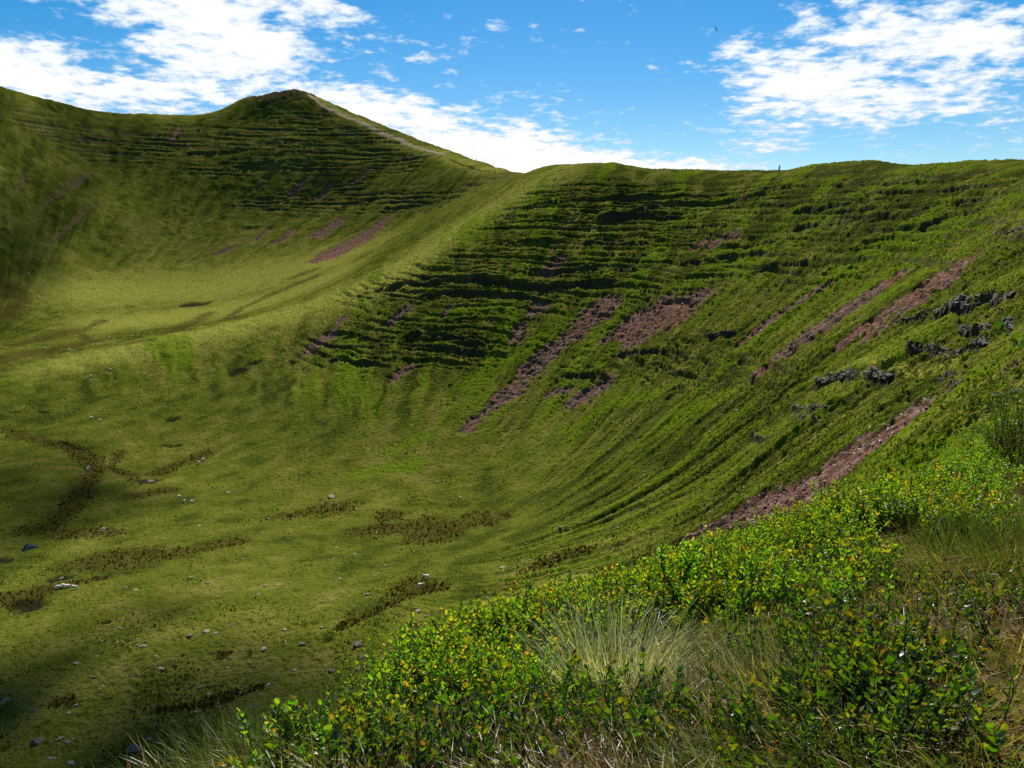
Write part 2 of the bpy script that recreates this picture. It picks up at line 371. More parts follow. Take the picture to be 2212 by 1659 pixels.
def stroke(field, pts, strength=1.0, soft=0.35, rag=0.45):
    """lay a soft-edged streak on the ground along a line of (px, py, width px)"""
    wp_ = [grid_hit(p[0], p[1]) for p in pts]
    wd = []
    for n_, (p, q) in enumerate(zip(pts, wp_)):
        a_ = pts[max(n_ - 1, 0)]; b_ = pts[min(n_ + 1, len(pts) - 1)]
        tx, ty = b_[0] - a_[0], b_[1] - a_[1]
        tl = math.hypot(tx, ty) or 1.0
        nom = p[2] / FPX * np.linalg.norm(q) * 0.5
        ox, oy = -ty / tl * p[2] / 2, tx / tl * p[2] / 2
        e1, e2 = grid_hit(p[0] + ox, p[1] + oy), grid_hit(p[0] - ox, p[1] - oy)
        ch = (wp_[min(n_ + 1, len(pts) - 1)] - wp_[max(n_ - 1, 0)])[:2]
        cl = math.hypot(*ch)
        dv = (e1 - e2)[:2]
        perp = abs(dv[0] * ch[1] - dv[1] * ch[0]) / cl if cl > 0 else np.linalg.norm(dv)
        wd.append(max(min(perp * 0.5, nom * 4.0), nom * 0.8, 0.12))
    if len(wp_) == 1:
        wp_.append(wp_[0] + np.array([wd[0] * .3, 0, 0])); wd.append(wd[0])
    idx = near_idx(wp_, max(wd) * 2.2)
    d, s, ww, al, L = seg_dist(idx, wp_, wd)
    nz = (warp1[idx] * 0.6 + warp2[idx] * 0.55) * rag
    v = 1 - sst(d / ww + nz, 1 - soft, 1 + soft)
    field[idx] = np.maximum(field[idx], v * strength)


Zd = np.zeros(N, np.float32)      # relief added to the smooth land
scree = np.zeros(N, np.float32); rock = np.zeros(N, np.float32); rush = np.zeros(N, np.float32); lush = np.zeros(N, np.float32)
peat = np.zeros(N, np.float32); pale = np.zeros(N, np.float32); path = np.zeros(N, np.float32)

SCREE = [q4((1740, 560, 110), (1640, 660, 100), (1520, 760, 90), (1400, 860, 70), (1290, 950, 90), (1180, 1080, 90), (1050, 1180, 70), (920, 1300, 50)),
         q4((2060, 545, 60), (1980, 640, 120), (1850, 720, 90), (1730, 780, 36)), q5((290, 500, 50), (150, 600, 110), (0, 700, 110)), q4((2130, 600, 90), (2020, 700, 90)),
         q4((560, 605, 50), (500, 660, 34)), q4((200, 660, 40), (120, 750, 45), (10, 845, 34)), q4((1235, 690, 60), (1215, 770, 100)), q4((1345, 580, 75), (1305, 615, 45)),
         q4((1730, 1020, 60), (1610, 1100, 70)), q4((1420, 1080, 50), (1520, 1065, 40)), q4((580, 935, 55), (500, 1015, 36)), q4((1475, 295, 36), (1400, 380, 55)), q4((830, 580, 26), (785, 640, 18)),
         q5((980, 470, 30), (850, 550, 48), (720, 640, 46), (600, 720, 40), (480, 800, 18)),
         q5((1390, 415, 25), (1250, 510, 46), (1050, 640, 60), (900, 740, 56), (760, 840, 46), (620, 950, 40)),
         q5((1790, 310, 40), (1650, 400, 70), (1500, 490, 50), (1380, 600, 70), (1180, 730, 50)), q5((1700, 420, 40), (1480, 600, 50), (1300, 720, 60)),
         q5((2110, 880, 20), (1980, 960, 26)), q5((400, 180, 60), (350, 215, 40)), q5((300, 185, 26), (240, 230, 30)),
         q1((1312, 780, 20), (1250, 840, 28)), q1((1665, 945, 26), (1560, 1035, 46), (1440, 1095, 44)), q1((1430, 800, 20), (1380, 850, 18)), q1((1600, 738, 12), (1520, 790, 14)),
         q1((1275, 990, 16), (1195, 1050, 18)), q1((1165, 988, 14), (1110, 1035, 14)), q1((1465, 960, 30), (1385, 1010, 34)), q1((1030, 1062, 10), (930, 1100, 10)), q1((1135, 800, 20), (1120, 812, 10)),
         q1((400, 740, 26), (330, 790, 40), (230, 850, 22), (120, 960, 14)), q1((400, 880, 20), (280, 990, 30), (150, 1090, 12)), q1((780, 550, 18), (740, 610, 18)), q1((380, 540, 26), (350, 600, 30)), q1((110, 750, 36), (60, 850, 20))]
NEARSCREE = q5((1650, 1120, 40), (1500, 1230, 90), (1330, 1345, 150), (1150, 1455, 200), (950, 1570, 220), (780, 1660, 130), (560, 1750, 70), (170, 1960, 50))
for s_ in SCREE:
    stroke(scree, s_, 0.42 if s_[0][0] < 215 else 0.95, 0.6, 1.0)
stroke(scree, NEARSCREE, 0.95, 0.5, 0.8)
RUSH = [q7((230, 350, 40), (500, 320, 66), (620, 335, 90), (800, 290, 56), (930, 278, 36)), q7((1190, 520, 36), (1320, 480, 46), (1450, 445, 20)), q7((330, 250, 36), (420, 245, 18)), q7((0, 210, 60), (60, 200, 50)),
        q7((470, 660, 60), (580, 650, 40)), q7((60, 880, 20), (420, 720, 22), (600, 650, 22)),
        q6((440, 530, 44), (650, 500, 76), (900, 470, 56), (1100, 440, 36), (1350, 400, 20)), q6((420, 360, 40), (580, 345, 34)), q6((1520, 265, 22), (1900, 190, 36)),
        q6((900, 1330, 22), (1150, 1300, 32), (1450, 1210, 26)), q6((330, 1290, 56), (430, 1300, 26)), q6((1230, 1030, 26), (1270, 1020, 20)), q6((100, 720, 60), (330, 650, 24), (600, 590, 20)),
        qA((100, 230, 60), (350, 310, 60), (700, 400, 80), (950, 520, 110), (1050, 600, 110)), qA((1000, 600, 160), (980, 780, 130), (800, 1000, 160), (600, 1250, 80), (300, 1330, 60)),
        qA((1300, 470, 90), (1180, 620, 60), (1400, 720, 60), (1520, 790, 60)), qA((1700, 700, 40), (1900, 600, 60), (2150, 510, 60)), qA((1450, 950, 60), (1780, 880, 46)), qA((720, 1340, 70), (1100, 1340, 46)),
        q3((1120, 590, 22), (1000, 650, 34), (900, 700, 30)), q3((1700, 390, 12), (1500, 470, 14), (1300, 560, 12), (1150, 640, 12)), q3((1700, 350, 10), (1590, 390, 10)), q3((560, 625, 22), (430, 690, 28), (500, 735, 24)),
        q3((500, 740, 18), (350, 775, 34), (100, 820, 36), (0, 840, 36)), q3((380, 690, 36), (250, 720, 26), (60, 760, 16)), q3((820, 735, 6), (560, 765, 8)), q3((30, 440, 70), (120, 520, 60), (40, 600, 80))]
for s_ in RUSH:
    stroke(rush, [(a, b, c * 1.35) for a, b, c in s_], 0.8, 0.8, 0.9)
PEAT = [q6((320, 600, 34), (370, 598, 24)), q6((120, 735, 60), (190, 760, 90)), q6((0, 495, 30), (40, 505, 24)), q6((590, 847, 14), (600, 846, 12)), q3((1005, 542, 20), (1100, 536, 20)), q3((1285, 895, 34), (1320, 885, 26)), q3((1340, 858, 16), (1400, 852, 14)),
        qA((640, 350, 20), (780, 400, 26), (910, 435, 28)), qA((1840, 110, 40), (1900, 105, 30)), qA((1750, 385, 20), (1860, 400, 36), (1960, 390, 16)), qA((120, 40, 14), (290, 22, 10)), qA((400, 30, 16), (520, 38, 14)),
        qA((1600, 770, 50), (1680, 765, 40)), q5((1610, 1330, 40), (1660, 1320, 30)), q2((1860, 0, 1), (1861, 0, 1))][:-1]
for s_ in PEAT:
    stroke(peat, s_, 0.95, 0.55, 0.8)
LUSH = [q5((1550, 160, 90), (1200, 330, 110), (900, 520, 110), (700, 700, 90), (450, 860, 60)), q5((1750, 280, 40), (1450, 460, 60), (1150, 610, 50)), q4((1800, 560, 120), (1450, 740, 110), (1150, 900, 90), (900, 1050, 70)),
        q4((700, 1330, 46), (450, 1440, 40)), q5((520, 1180, 36), (300, 1330, 30)), q5((980, 1390, 26), (780, 1500, 26)), q5((250, 1170, 80), (100, 1250, 60)), q4((2100, 1050, 60), (1800, 1150, 50), (1500, 1300, 40)),
        q5((2130, 1180, 60), (1750, 1330, 80), (1350, 1530, 50)), q2((900, 870, 40), (700, 960, 40)), q2((1900, 960, 60), (1600, 1090, 60)), q4((1100, 600, 60), (700, 640, 50)), q4((620, 1500, 60), (300, 1560, 60)),
        q5((450, 330, 120), (200, 440, 90))]
for s_ in LUSH:
    stroke(lush, s_, 1.0, 0.6, 0.7)
PALE = [[(1180, 385, 40), (1080, 440, 46), (960, 515, 60), (830, 600, 60), (700, 650, 50), (560, 690, 46), (400, 730, 40), (150, 780, 36)], q1((1380, 430, 10), (1600, 540, 30), (1900, 660, 40), (2150, 740, 30)),
        q5((1100, 960, 60), (1400, 950, 60), (1700, 920, 60)), q7((900, 800, 120), (1300, 650, 90)), q3((500, 480, 160), (900, 450, 190), (1300, 400, 190), (1750, 310, 150)), q3((600, 640, 90), (1000, 600, 110), (1400, 520, 100), (1800, 380, 90))]
for s_ in PALE:
    stroke(pale, s_, 1.0, 0.8, 0.5)  # pale grass colour, also brightening the spur and bowl in place of sunlight
stroke(path, q1((1335, 412, 8), (1400, 460, 13), (1500, 502, 10), (1600, 547, 14), (1720, 597, 13), (1850, 650, 7)), 0.85, 0.6, 0.7)
stroke(path, q1((1850, 650, 8), (1920, 672, 6)), 1.0, 0.3, 0.3)
stroke(peat, q1((1945, 688, 7), (2000, 715, 7), (2060, 733, 7), (2115, 742, 6)), 0.8, 0.3, 0.3)
stroke(rock, q1((1130, 415, 22), (1200, 412, 40), (1290, 402, 34)), 0.75, 0.4, 0.6)

# ------------------------------------------------------------------ relief: strata, ledges, hummocks
Zb = gB.ravel()
fR = np.hypot(fX, fY)
far_k = sst(fR, 14, 45)
crag = np.zeros(N, np.float32); strata = np.zeros(N, np.float32)
for s_ in ([(1100, 470, 70), (1300, 470, 200), (1600, 460, 190), (1900, 450, 150), (2200, 440, 130)],
           [(770, 625, 36), (900, 610, 80), (1150, 590, 140), (1400, 570, 150), (1700, 540, 120)],
           [(700, 740, 70), (850, 740, 110), (1040, 740, 90)], [(1240, 800, 60), (1480, 760, 90), (1700, 800, 90)],
           ):
    stroke(crag, s_, 1.0, 0.75, 0.9)
for s_ in ([(1900, 470, 160), (2260, 480, 190)], [(1500, 560, 120), (1750, 560, 130), (2000, 520, 130), (2250, 520, 120)]):
    stroke(crag, s_, 0.85, 0.8, 0.9)
for s_ in ([(1640, 870, 90), (1860, 850, 100)], [(1900, 690, 90), (2200, 660, 130)], [(1950, 800, 70), (2200, 790, 80)]):
    stroke(crag, s_, 0.4, 0.5, 0.5)
for s_ in ([(60, 260, 40), (250, 300, 70), (450, 295, 110), (640, 280, 170), (800, 320, 110), (900, 350, 50)],
           q1((1050, 870, 60), (1500, 850, 110), (1850, 870, 80), (2150, 770, 60)), q1((850, 740, 60), (1200, 700, 60), (1700, 660, 80))):
    stroke(strata, s_, 1.0, 0.8, 0.8)

C1 = (-40.0, 140.0)
th1 = np.arctan2(fX - C1[0], fY - C1[1]); rho1 = np.hypot(fX - C1[0], fY - C1[1])
lon1 = np.unwrap(th1.reshape(gX.shape), axis=1).ravel() * 150.0      # metres round the bowl
lonF = np.arctan2(fX + 250, fY - 380) * 320.0

# far strata
sF = Zb + 0.03 * fX + 1.1 * fbm(fX / 45, fY / 45, 2, 21) + 0.22 * warp1
for P_, amp, ga, gb, sd in ((3.6, 0.75, -0.35, 0.2, 31), (1.8, 0.7, -0.2, 0.3, 33)):
    f = np.mod(sF / P_ + 0.45 * pn(sF / (2.2 * P_), lonF / 90, sd + 1) + (0.3 if P_ < 3 else 0), 1.0)
    gate = strata * sst(fbm(lonF / 45, sF / 2.6, 3, sd), ga, gb)
    g = sst(f, 0.70, 0.97)
    Zd += (amp * P_ * (g - f) * gate * 0.72).astype(np.float32)
    rock = np.maximum(rock, gate * sst(f, 0.66, 0.78) * (1 - sst(f, 0.96, 1.0)))
# near headwall strata
sN = Zb + 0.02 * fX + 1.0 * fbm(fX / 40, fY / 40, 2, 41) + 0.24 * warp1
for P_, amp, ga, gb, sd in ((2.9, 0.95, -0.25, 0.25, 51), (1.45, 0.85, -0.25, 0.25, 53), (0.75, 0.8, -0.25, 0.3, 55)):
    f = np.mod(sN / P_ + 0.45 * pn(sN / (2.2 * P_), lon1 / 45, sd + 1) + sd * .13, 1.0)
    gate = crag * sst(fbm(lon1 / (34 if P_ > 1 else 12), sN / 1.5, 3, sd), ga, gb)
    g = sst(f, 0.66, 0.97)
    Zd += (amp * P_ * (g - f) * gate * 0.8).astype(np.float32)
    if P_ > 1.0:
        rock = np.maximum(rock, 0.9 * gate * sst(f, 0.70, 0.84) * (1 - sst(f, 0.90, 0.98)) * sst(warp2 + .6 * warp1, -.35, .15))
# faint terracettes on every steep grass slope
steep = sst(np.abs(fbm(fX / 70, fY / 70, 2, 61)), 0.02, 0.35)
f = np.mod((Zb + 0.5 * warp1 + .25 * warp2) / 0.85, 1.0)
Zd += (0.34 * (sst(f, 0.5, 1.0) - f) * far_k * sst(Zb, -54, -44) * (fR < 450) * sst(fbm(fX / 18, fY / 18, 2, 63), -.3, .35)).astype(np.float32)

LEDGES = [(q5((1420, 855), (1560, 822), (1700, 845), (1850, 835), (1960, 800)), 1.9, 0), (q5((1620, 625), (1750, 605), (1900, 565), (2000, 520), (2125, 515)), 2.8, 0), (q5((1380, 660), (1530, 645), (1620, 628)), 1.3, 0),
          (q5((1700, 735), (1890, 735), (2000, 722), (2125, 690)), 1.7, 0), (q5((900, 1010), (1100, 1000), (1250, 1012), (1430, 1000)), 2.0, 0), (q5((770, 1190), (900, 1185), (1010, 1200)), 1.2, 0), (q5((780, 1240), (900, 1235), (960, 1245)), 1.0, 0),
          (q5((1610, 1000), (1700, 985), (1790, 990)), 1.0, 0), (q5((290, 742), (400, 735), (470, 742)), 2.0, 0), (q5((1950, 160), (2125, 140)), 2.4, 0), (q5((1670, 1055), (1810, 1022)), 0.8, 0), (q5((1950, 1135), (2090, 1100)), 1.0, 0), (q5((530, 1330), (680, 1345)), 1.2, 0),
          (q4((250, 535), (400, 492), (560, 455), (700, 452), (850, 432), (1000, 428), (1150, 438), (1290, 480), (1450, 472), (1600, 445), (1750, 440), (1900, 430)), 4.2, 0),
          (q4((600, 560), (680, 522), (900, 502), (1130, 505), (1290, 532), (1450, 542)), 3.0, 0), (q4((540, 765), (700, 742), (850, 757), (960, 800), (1020, 855)), 2.6, 0), (q4((570, 792), (700, 802), (900, 832), (1000, 850)), 2.0, 0),
          (q4((170, 832), (330, 822), (540, 832)), 1.6, 0), (q4((90, 897), (200, 902), (330, 912), (450, 926)), 2.4, 0), (q4((1290, 386), (1450, 382), (1650, 376), (1800, 372), (1950, 372)), 2.4, 0), (q4((1230, 212), (1400, 206), (1500, 216)), 2.0, 0),
          (q4((1570, 216), (1750, 202), (1950, 212)), 2.0, 0), (q4((1650, 62), (1850, 52), (2100, 42)), 2.8, 0), (q4((1730, 872), (1850, 852), (2000, 852), (2130, 832)), 2.0, 0), (q4((1460, 972), (1600, 982), (1730, 990)), 2.2, 0), (q4((830, 662), (1000, 647)), 1.8, 0),
          (q2((30, 902), (200, 872), (400, 852), (600, 842), (700, 822)), 2.6, 0), (q2((340, 962), (500, 922), (650, 885), (900, 872), (1100, 832), (1250, 782)), 3.0, 0), (q2((1180, 932), (1300, 902), (1450, 882), (1600, 862)), 2.6, 0), (q2((300, 1042), (500, 1052), (700, 1032)), 2.4, 0),
          (q2((1430, 932), (1560, 902)), 2.0, 0), (q2((1060, 1052), (1150, 1042)), 2.0, 0), (q2((1700, 1000), (1900, 930), (2100, 870)), 2.0, 0), (q2((1350, 802), (1600, 772), (1900, 762), (2200, 722)), 2.0, 0), (q2((1500, 852), (1800, 822), (2150, 792)), 2.2, 0), (q2((1700, 922), (2000, 862), (2210, 832)), 2.0, 0), (q5((560, 382), (750, 342), (900, 332)), 2.2, 0), (q5((100, 332), (400, 302), (700, 262)), 2.4, 0), (q5((700, 152), (1000, 102), (1400, 62)), 2.4, 0),
          (q1((780, 662), (950, 655), (1080, 648)), 3.2, 0), (q1((1030, 730), (1100, 705), (1240, 695)), 2.6, 0), (q1((1030, 985), (1130, 978)), 2.0, 0), (q1((1480, 880), (1640, 850)), 2.6, 0), (q1((1650, 905), (1840, 880)), 2.6, 0)]
LEDGE_W = []
for li_, (pp, h, _) in enumerate(LEDGES):
    wpts = [grid_hit(a, b) for a, b in pp]
    LEDGE_W.append((wpts, h))
    pad = 4.5 * h
    idx = near_idx(wpts, pad)
    d, side, _, al, L = seg_dist(idx, wpts)
    mid = len(wpts) // 2
    a_, b_ = wpts[mid - 1], wpts[mid]
    mx, my = (a_ + b_)[:2] / 2
    nx_, ny_ = -(b_ - a_)[1], (b_ - a_)[0]
    nl = math.hypot(nx_, ny_) + 1e-9
    up = 1.0 if land(np.array([mx + nx_ / nl * 2]), np.array([my + ny_ / nl * 2]))[0] > land(np.array([mx - nx_ / nl * 2]), np.array([my - ny_ / nl * 2]))[0] else -1.0
    sd_ = d * side * up + 0.45 * h * warp1[idx] + 0.16 * h * warp2[idx]
    ends = sst(al, 0.0, 0.12 * L) * (1 - sst(al, 0.88 * L, L)) * (0.55 + 0.75 * sst(pn(al / (3.0 * h), np.full(al.shape, h * 7.0), 71), -0.5, 0.3))
    wid_ = 0.10 * h
    step = np.where(sd_ > 0, np.exp(-np.maximum(sd_, 0) / (1.5 * h)), -np.exp(np.minimum(sd_, 0) / (1.1 * h)) * 0.75)
    step = np.where(np.abs(sd_) < wid_, step * np.abs(sd_) / wid_, step)
    Zd[idx] += ((0.45 if li_ < 13 else 0.30) * h * step * ends).astype(np.float32)
    rock[idx] = np.maximum(rock[idx], sst(ends, 0.3, 0.8) * sst(sd_, -0.40 * h, -0.1 * h) * (1 - sst(sd_, 0.0, 0.14 * h)))

# hummocks and tussocks
rough_zone = np.clip(crag * 0.9 + 0.25 * sst(Zb, -42, -20) * (fR < 430), 0, 1)
hum = 0.55 * pn(fX / 11, fY / 11, 81) + 0.30 * pn(fX / 4.6, fY / 4.6, 83)
tus = 0.5 - np.abs(pn(fX / 1.9, fY / 1.9, 85))
tus2 = 0.5 - np.abs(pn(fX / 0.85, fY / 0.85, 87))
lump = fbm(lon1 / 2.6, sN / 0.9, 2, 89)
Zd += far_k * (0.35 * hum + (0.30 + 0.35 * rough_zone) * tus + (0.26 + .14 * rough_zone) * tus2 + 0.26 * rough_zone * lump).astype(np.float32)
# radial rills down the bowl
rill = fbm(lon1 / 11, rho1 / 120, 3, 91)
Zd += (far_k * sst(Zb, -60, -48) * (fR < 420) * (1 - .55 * crag) * (0.8 * rill + 0.48 * fbm(lon1 / 4.0 + .6 * warp1, rho1 / 40, 3, 92))).astype(np.float32)
Zd += (far_k * sst(Zb, -30, 10) * (fR > 430) * 0.8 * fbm(lonF / 16 + .5 * warp1, fR / 110, 3, 93)).astype(np.float32)
# near turf
Zd += ((1 - far_k) * (0.05 * pn(fX / 0.7, fY / 0.7, 95) + 0.025 * pn(fX / 0.25, fY / 0.25, 97)) * sst(fR, 0.8, 1.6)).astype(np.float32)
# worn ground lies a little lower
Zd -= scree * 0.6 + peat * 0.5 * far_k
Zd += scree * 0.25 * warp2
rock *= (1 - scree)
# rough crown on the summit crags
idx = near_idx([grid_hit(560, 212), grid_hit(655, 203)], 18)
Zd[idx] += (1.6 * np.abs(pn(fX[idx] / 6, fY[idx] / 6, 99)) * sst(Zb[idx], 118, 126)).astype(np.float32)
lush = np.clip(np.maximum(lush, 0.95 * sst(rill + 0.6 * fbm(lon1 / 3.5 + .5 * warp1, rho1 / 45, 2, 94), 0.1, 0.5) * sst(Zb, -60, -48) * (fR < 400) * (fR > 40)), 0, 1)

turf = 1 - sst(fR, 14, 26)
rush = np.maximum(rush, turf * 0.9); peat = np.maximum(peat, turf * 0.55 * sst(warp2, -0.35, 0.3)); lush *= 1 - turf

brow = np.zeros(N, np.float32)
stroke(brow, [(1100, 372, 30), (1280, 362, 36), (1480, 372, 36), (1690, 374, 34), (1900, 358, 34), (2230, 352, 34)], 1.0, 0.8, 0.2)
Zd *= 1 - 0.75 * brow

gZ = (Zb + Zd).reshape(gX.shape)
gZ[inner:] = gB[inner:]


def hit(px, py):
    return grid_hit(px, py, gZ)


def ground(x, y):
    """height of the finished ground under a point"""
    a = math.atan2(x, y); r = math.hypot(x, y)
    j = int(np.clip(np.searchsorted(AZ, a), 1, NCOL - 1))
    t = (a - AZ[j - 1]) / (AZ[j] - AZ[j - 1])
    return float(np.interp(r, ROW[:, j - 1], gZ[:, j - 1]) * (1 - t) + np.interp(r, ROW[:, j], gZ[:, j]) * t)


# ------------------------------------------------------------------ materials
def new_mat(name):
    m = bpy.data.materials.new(name)
    m.use_nodes = True
    m.node_tree.nodes.clear()
    k = NT(m.node_tree)
    o = k.n('ShaderNodeOutputMaterial')
    return m, k, o


def make_ground_mat():
    m, k, o = new_mat('moor_grass')
    geo = k.n('ShaderNodeNewGeometry')
    P = geo.outputs['Position']
    A = k.n('ShaderNodeAttribute', attribute_name='cover_a')
    B = k.n('ShaderNodeAttribute', attribute_name='cover_b')
    sa = k.n('ShaderNodeSeparateColor'); m.node_tree.links.new(A.outputs['Color'], sa.inputs[0])
    sb = k.n('ShaderNodeSeparateColor'); m.node_tree.links.new(B.outputs['Color'], sb.inputs[0])
    scree_, rock_, rush_ = sa.outputs
    lush_ = A.outputs['Alpha']
    peat_, pale_, path_ = sb.outputs
    nM = B.outputs['Alpha']
    nS = k.noise(P, 0.8, 3, 0.7)
    nT = k.noise(P, 4.2, 2, 0.7)
    base = k.mix(k.sstep(nM, 0.05, 0.5), (0.027, 0.037, 0.005), (0.067, 0.080, 0.009))
    base = k.mix(k.sstep(nM, 0.5, 0.95), base, (0.112, 0.108, 0.020))
    base = k.mix(k.m('MULTIPLY', pale_, 0.8), base, (0.205, 0.205, 0.036))
    base = k.mix(k.m('MULTIPLY', lush_, k.sstep(nS, 0.25, 0.6)), base, (0.080, 0.132, 0.004))
    # dead stalks and dark moss, fine grained
    base = k.mix(k.m('MULTIPLY', k.sstep(nS, 0.52, 0.66), 0.62), base, (0.023, 0.030, 0.004))
    base = k.mix(k.m('MULTIPLY', k.sstep(nT, 0.54, 0.68), 0.7), base, (0.150, 0.140, 0.024))
    base = k.mix(k.m('MULTIPLY', k.sstep(nT, 0.46, 0.32), 0.75), base, (0.020, 0.026, 0.005))
    base = k.mix(k.m('MULTIPLY', rush_, k.sstep(nS, 0.2, 0.55)), base, (0.040, 0.029, 0.008))
    # stone
    vor = k.n('ShaderNodeTexVoronoi'); k.put(vor.inputs['Vector'], P); vor.inputs['Scale'].default_value = 1.6
    vs = k.n('ShaderNodeSeparateColor'); m.node_tree.links.new(vor.outputs['Color'], vs.inputs[0])
    rk = k.mix(k.sstep(nT, 0.40, 0.66), (0.020, 0.016, 0.010), (0.085, 0.068, 0.050))
    rk = k.mix(k.m('MULTIPLY', k.sstep(nS, 0.5, 0.65), 0.7), rk, (0.035, 0.042, 0.010))
    base = k.mix(k.m('MULTIPLY', rock_, 0.92, clamp=True), base, rk)
    sc_ = k.mix(k.sstep(nM, 0.3, 0.7), (0.138, 0.064, 0.048), (0.100, 0.060, 0.046))
    sc_ = k.mix(k.sstep(vs.outputs[0], 0.72, 0.95), sc_, (0.19, 0.12, 0.10))
    sc_ = k.mix(k.sstep(vs.outputs[1], 0.70, 0.95), sc_, (0.040, 0.026, 0.020))
    sc_ = k.mix(k.m('MULTIPLY', k.sstep(nS, 0.56, 0.66), 0.7), sc_, (0.06, 0.07, 0.012))
    base = k.mix(k.m('MULTIPLY', k.sstep(scree_, 0.25, 0.6), 0.95), base, sc_)
    base = k.mix(path_, base, k.mix(nS, (0.26, 0.18, 0.12), (0.40, 0.31, 0.22)))
    base = k.mix(k.m('MULTIPLY', peat_, 0.95), base, (0.012, 0.010, 0.007))
    bs = k.n('ShaderNodeBsdfPrincipled')
    k.put(bs.inputs['Base Color'], base)
    bs.inputs['Roughness'].default_value = 0.9
    bs.inputs['Specular IOR Level'].default_value = 0.0
    h = k.m('ADD', k.m('MULTIPLY', nS, 0.9), k.m('MULTIPLY', nT, 0.30))
    bp = k.n('ShaderNodeBump'); bp.inputs['Strength'].default_value = 1.0; bp.inputs['Distance'].default_value = 0.55
    k.put(bp.inputs['Height'], h)
    k.put(bs.inputs['Normal'], bp.outputs[0])
    m.node_tree.links.new(bs.outputs[0], o.inputs[0])
    return m


M_GROUND = make_ground_mat()

# ------------------------------------------------------------------ the land as meshes, cut along natural lines
edge_n = fbm(fX / .8, fY / .8, 2, 151)
scree = np.clip(scree + 0.28 * edge_n * sst(scree, 0.02, 0.3), 0, 1)
attrA = np.stack([scree, np.clip(rock, 0, 1), rush, lush], 1).astype(np.float32)
toneL = np.clip(0.5 + 0.55 * fbm(fX / 55, fY / 55, 2, 141), 0, 1)
slope_w = sst(Zb, -61, -50)
toneM = np.clip(0.5 - 0.42 * crag * sst(warp1 + .5 * fbm(lon1 / 6, sN / 1.2, 2, 149), -.35, .45) + 0.42 * fbm(fX / 8, fY / 8, 3, 143) + 0.35 * fbm(fX / 60, fY / 60, 2, 144) + 0.62 * slope_w * fbm(lon1 / 4.0 + .6 * warp1, rho1 / 45, 3, 145) * (fR < 430) + 0.38 * fbm(lonF / 7 + .5 * warp1, fR / 70, 3, 147) * (fR > 400), 0, 1)  # crag term darkens the plant colour, standing in for weak light on the headwall
attrB = np.stack([peat, pale, path, toneM], 1).astype(np.float32)
ii, jj = np.meshgrid(np.arange(NROW - 1), np.arange(NCOL - 1), indexing='ij')
v0 = (ii * NCOL + jj).ravel()
quads = np.stack([v0, v0 + 1, v0 + NCOL + 1, v0 + NCOL], 1)
cxm = fX[v0]; cym = fY[v0]; cz = Zb[v0]; crr = fR[v0]
crest = [(-700, 403), (0, 403), (200, 397), (400, 390), (600, 384), (760, 390), (900, 400), (1040, 412), (1130, 440), (1171, 500), (1190, 2000)]
caz_ = np.arctan2(np.array([c[0] for c in crest]) - FW / 2, FPX * CP_)
cray = np.arctan2(cxm, cym)
crest_r = np.interp(cray, caz_, [c[1] for c in crest])
is_mtn = (crr > crest_r) & (cray < caz_[-1])
is_near = (crr < 30) & ~is_mtn
is_floor = (cz < -46) & ~is_mtn & ~is_near & (crr < 420)
region = np.where(is_mtn, 3, np.where(is_near, 0, np.where(is_floor, 1, 2)))
allv = np.stack([fX, fY, gZ.ravel()], 1).astype(np.float32)


def mesh_from(name, verts, faces, mat, attrs=(), smooth=True):
    me = bpy.data.meshes.new(name)
    n, f = len(verts), len(faces)
    k = faces.shape[1]
    me.vertices.add(n)
    me.vertices.foreach_set('co', np.ascontiguousarray(verts, np.float32).ravel())
    me.loops.add(f * k)
    me.loops.foreach_set('vertex_index', np.ascontiguousarray(faces, np.int32).ravel())
    me.polygons.add(f)
    me.polygons.foreach_set('loop_start', np.arange(0, f * k, k, dtype=np.int32))
    me.polygons.foreach_set('loop_total', np.full(f, k, np.int32))
    me.polygons.foreach_set('use_smooth', np.full(f, smooth, bool))
    for an, data in attrs:
        a = me.attributes.new(an, 'FLOAT_COLOR', 'POINT')
        a.data.foreach_set('color', np.ascontiguousarray(data, np.float32).ravel())
    me.materials.append(mat)
    me.update(calc_edges=True)
    me.validate()
    return me


for rid, nm, lab in ((0, 'near_slope', 'mossy turf of the steep bank under the shrubs'), (1, 'valley_floor', 'green valley floor dotted with stones, rushes and sheep'),
                     (2, 'hillside', 'steep terraced hillside with rock ledges and red scree runs'), (3, 'mountain', 'far grassy mountain with banded ledges and a pale ridge path')):
    q = quads[region == rid]
    used = np.unique(q)
    remap = np.zeros(N, np.int64); remap[used] = np.arange(len(used))
    me = mesh_from(nm, allv[used], remap[q], M_GROUND, (('cover_a', attrA[used]), ('cover_b', attrB[used])))
    ob = bpy.data.objects.new(nm, me)
    COL.objects.link(ob)
    ob['kind'] = 'structure'; ob['label'] = lab

# ------------------------------------------------------------------ object helpers
def tag(o, label=None, cat=None, group=None, kind=None):
    if label: o['label'] = label
    if cat: o['category'] = cat
    if group: o['group'] = group
    if kind: o['kind'] = kind
    return o


def obj(name, me, parent=None, loc=None, rot=None, scale=None):
    o = bpy.data.objects.new(name, me)
    COL.objects.link(o)
    if parent is not None: o.parent = parent
    if loc is not None: o.location = loc
    if rot is not None: o.rotation_euler = rot
    if scale is not None: o.scale = scale if hasattr(scale, '__len__') else (scale,) * 3
    return o


def copy_tree(src, parent=None):
    c = src.copy()
    COL.objects.link(c)
    c.parent = parent
    for ch in [o for o in bpy.data.objects if o.parent == src]:
        copy_tree(ch, c)
    return c


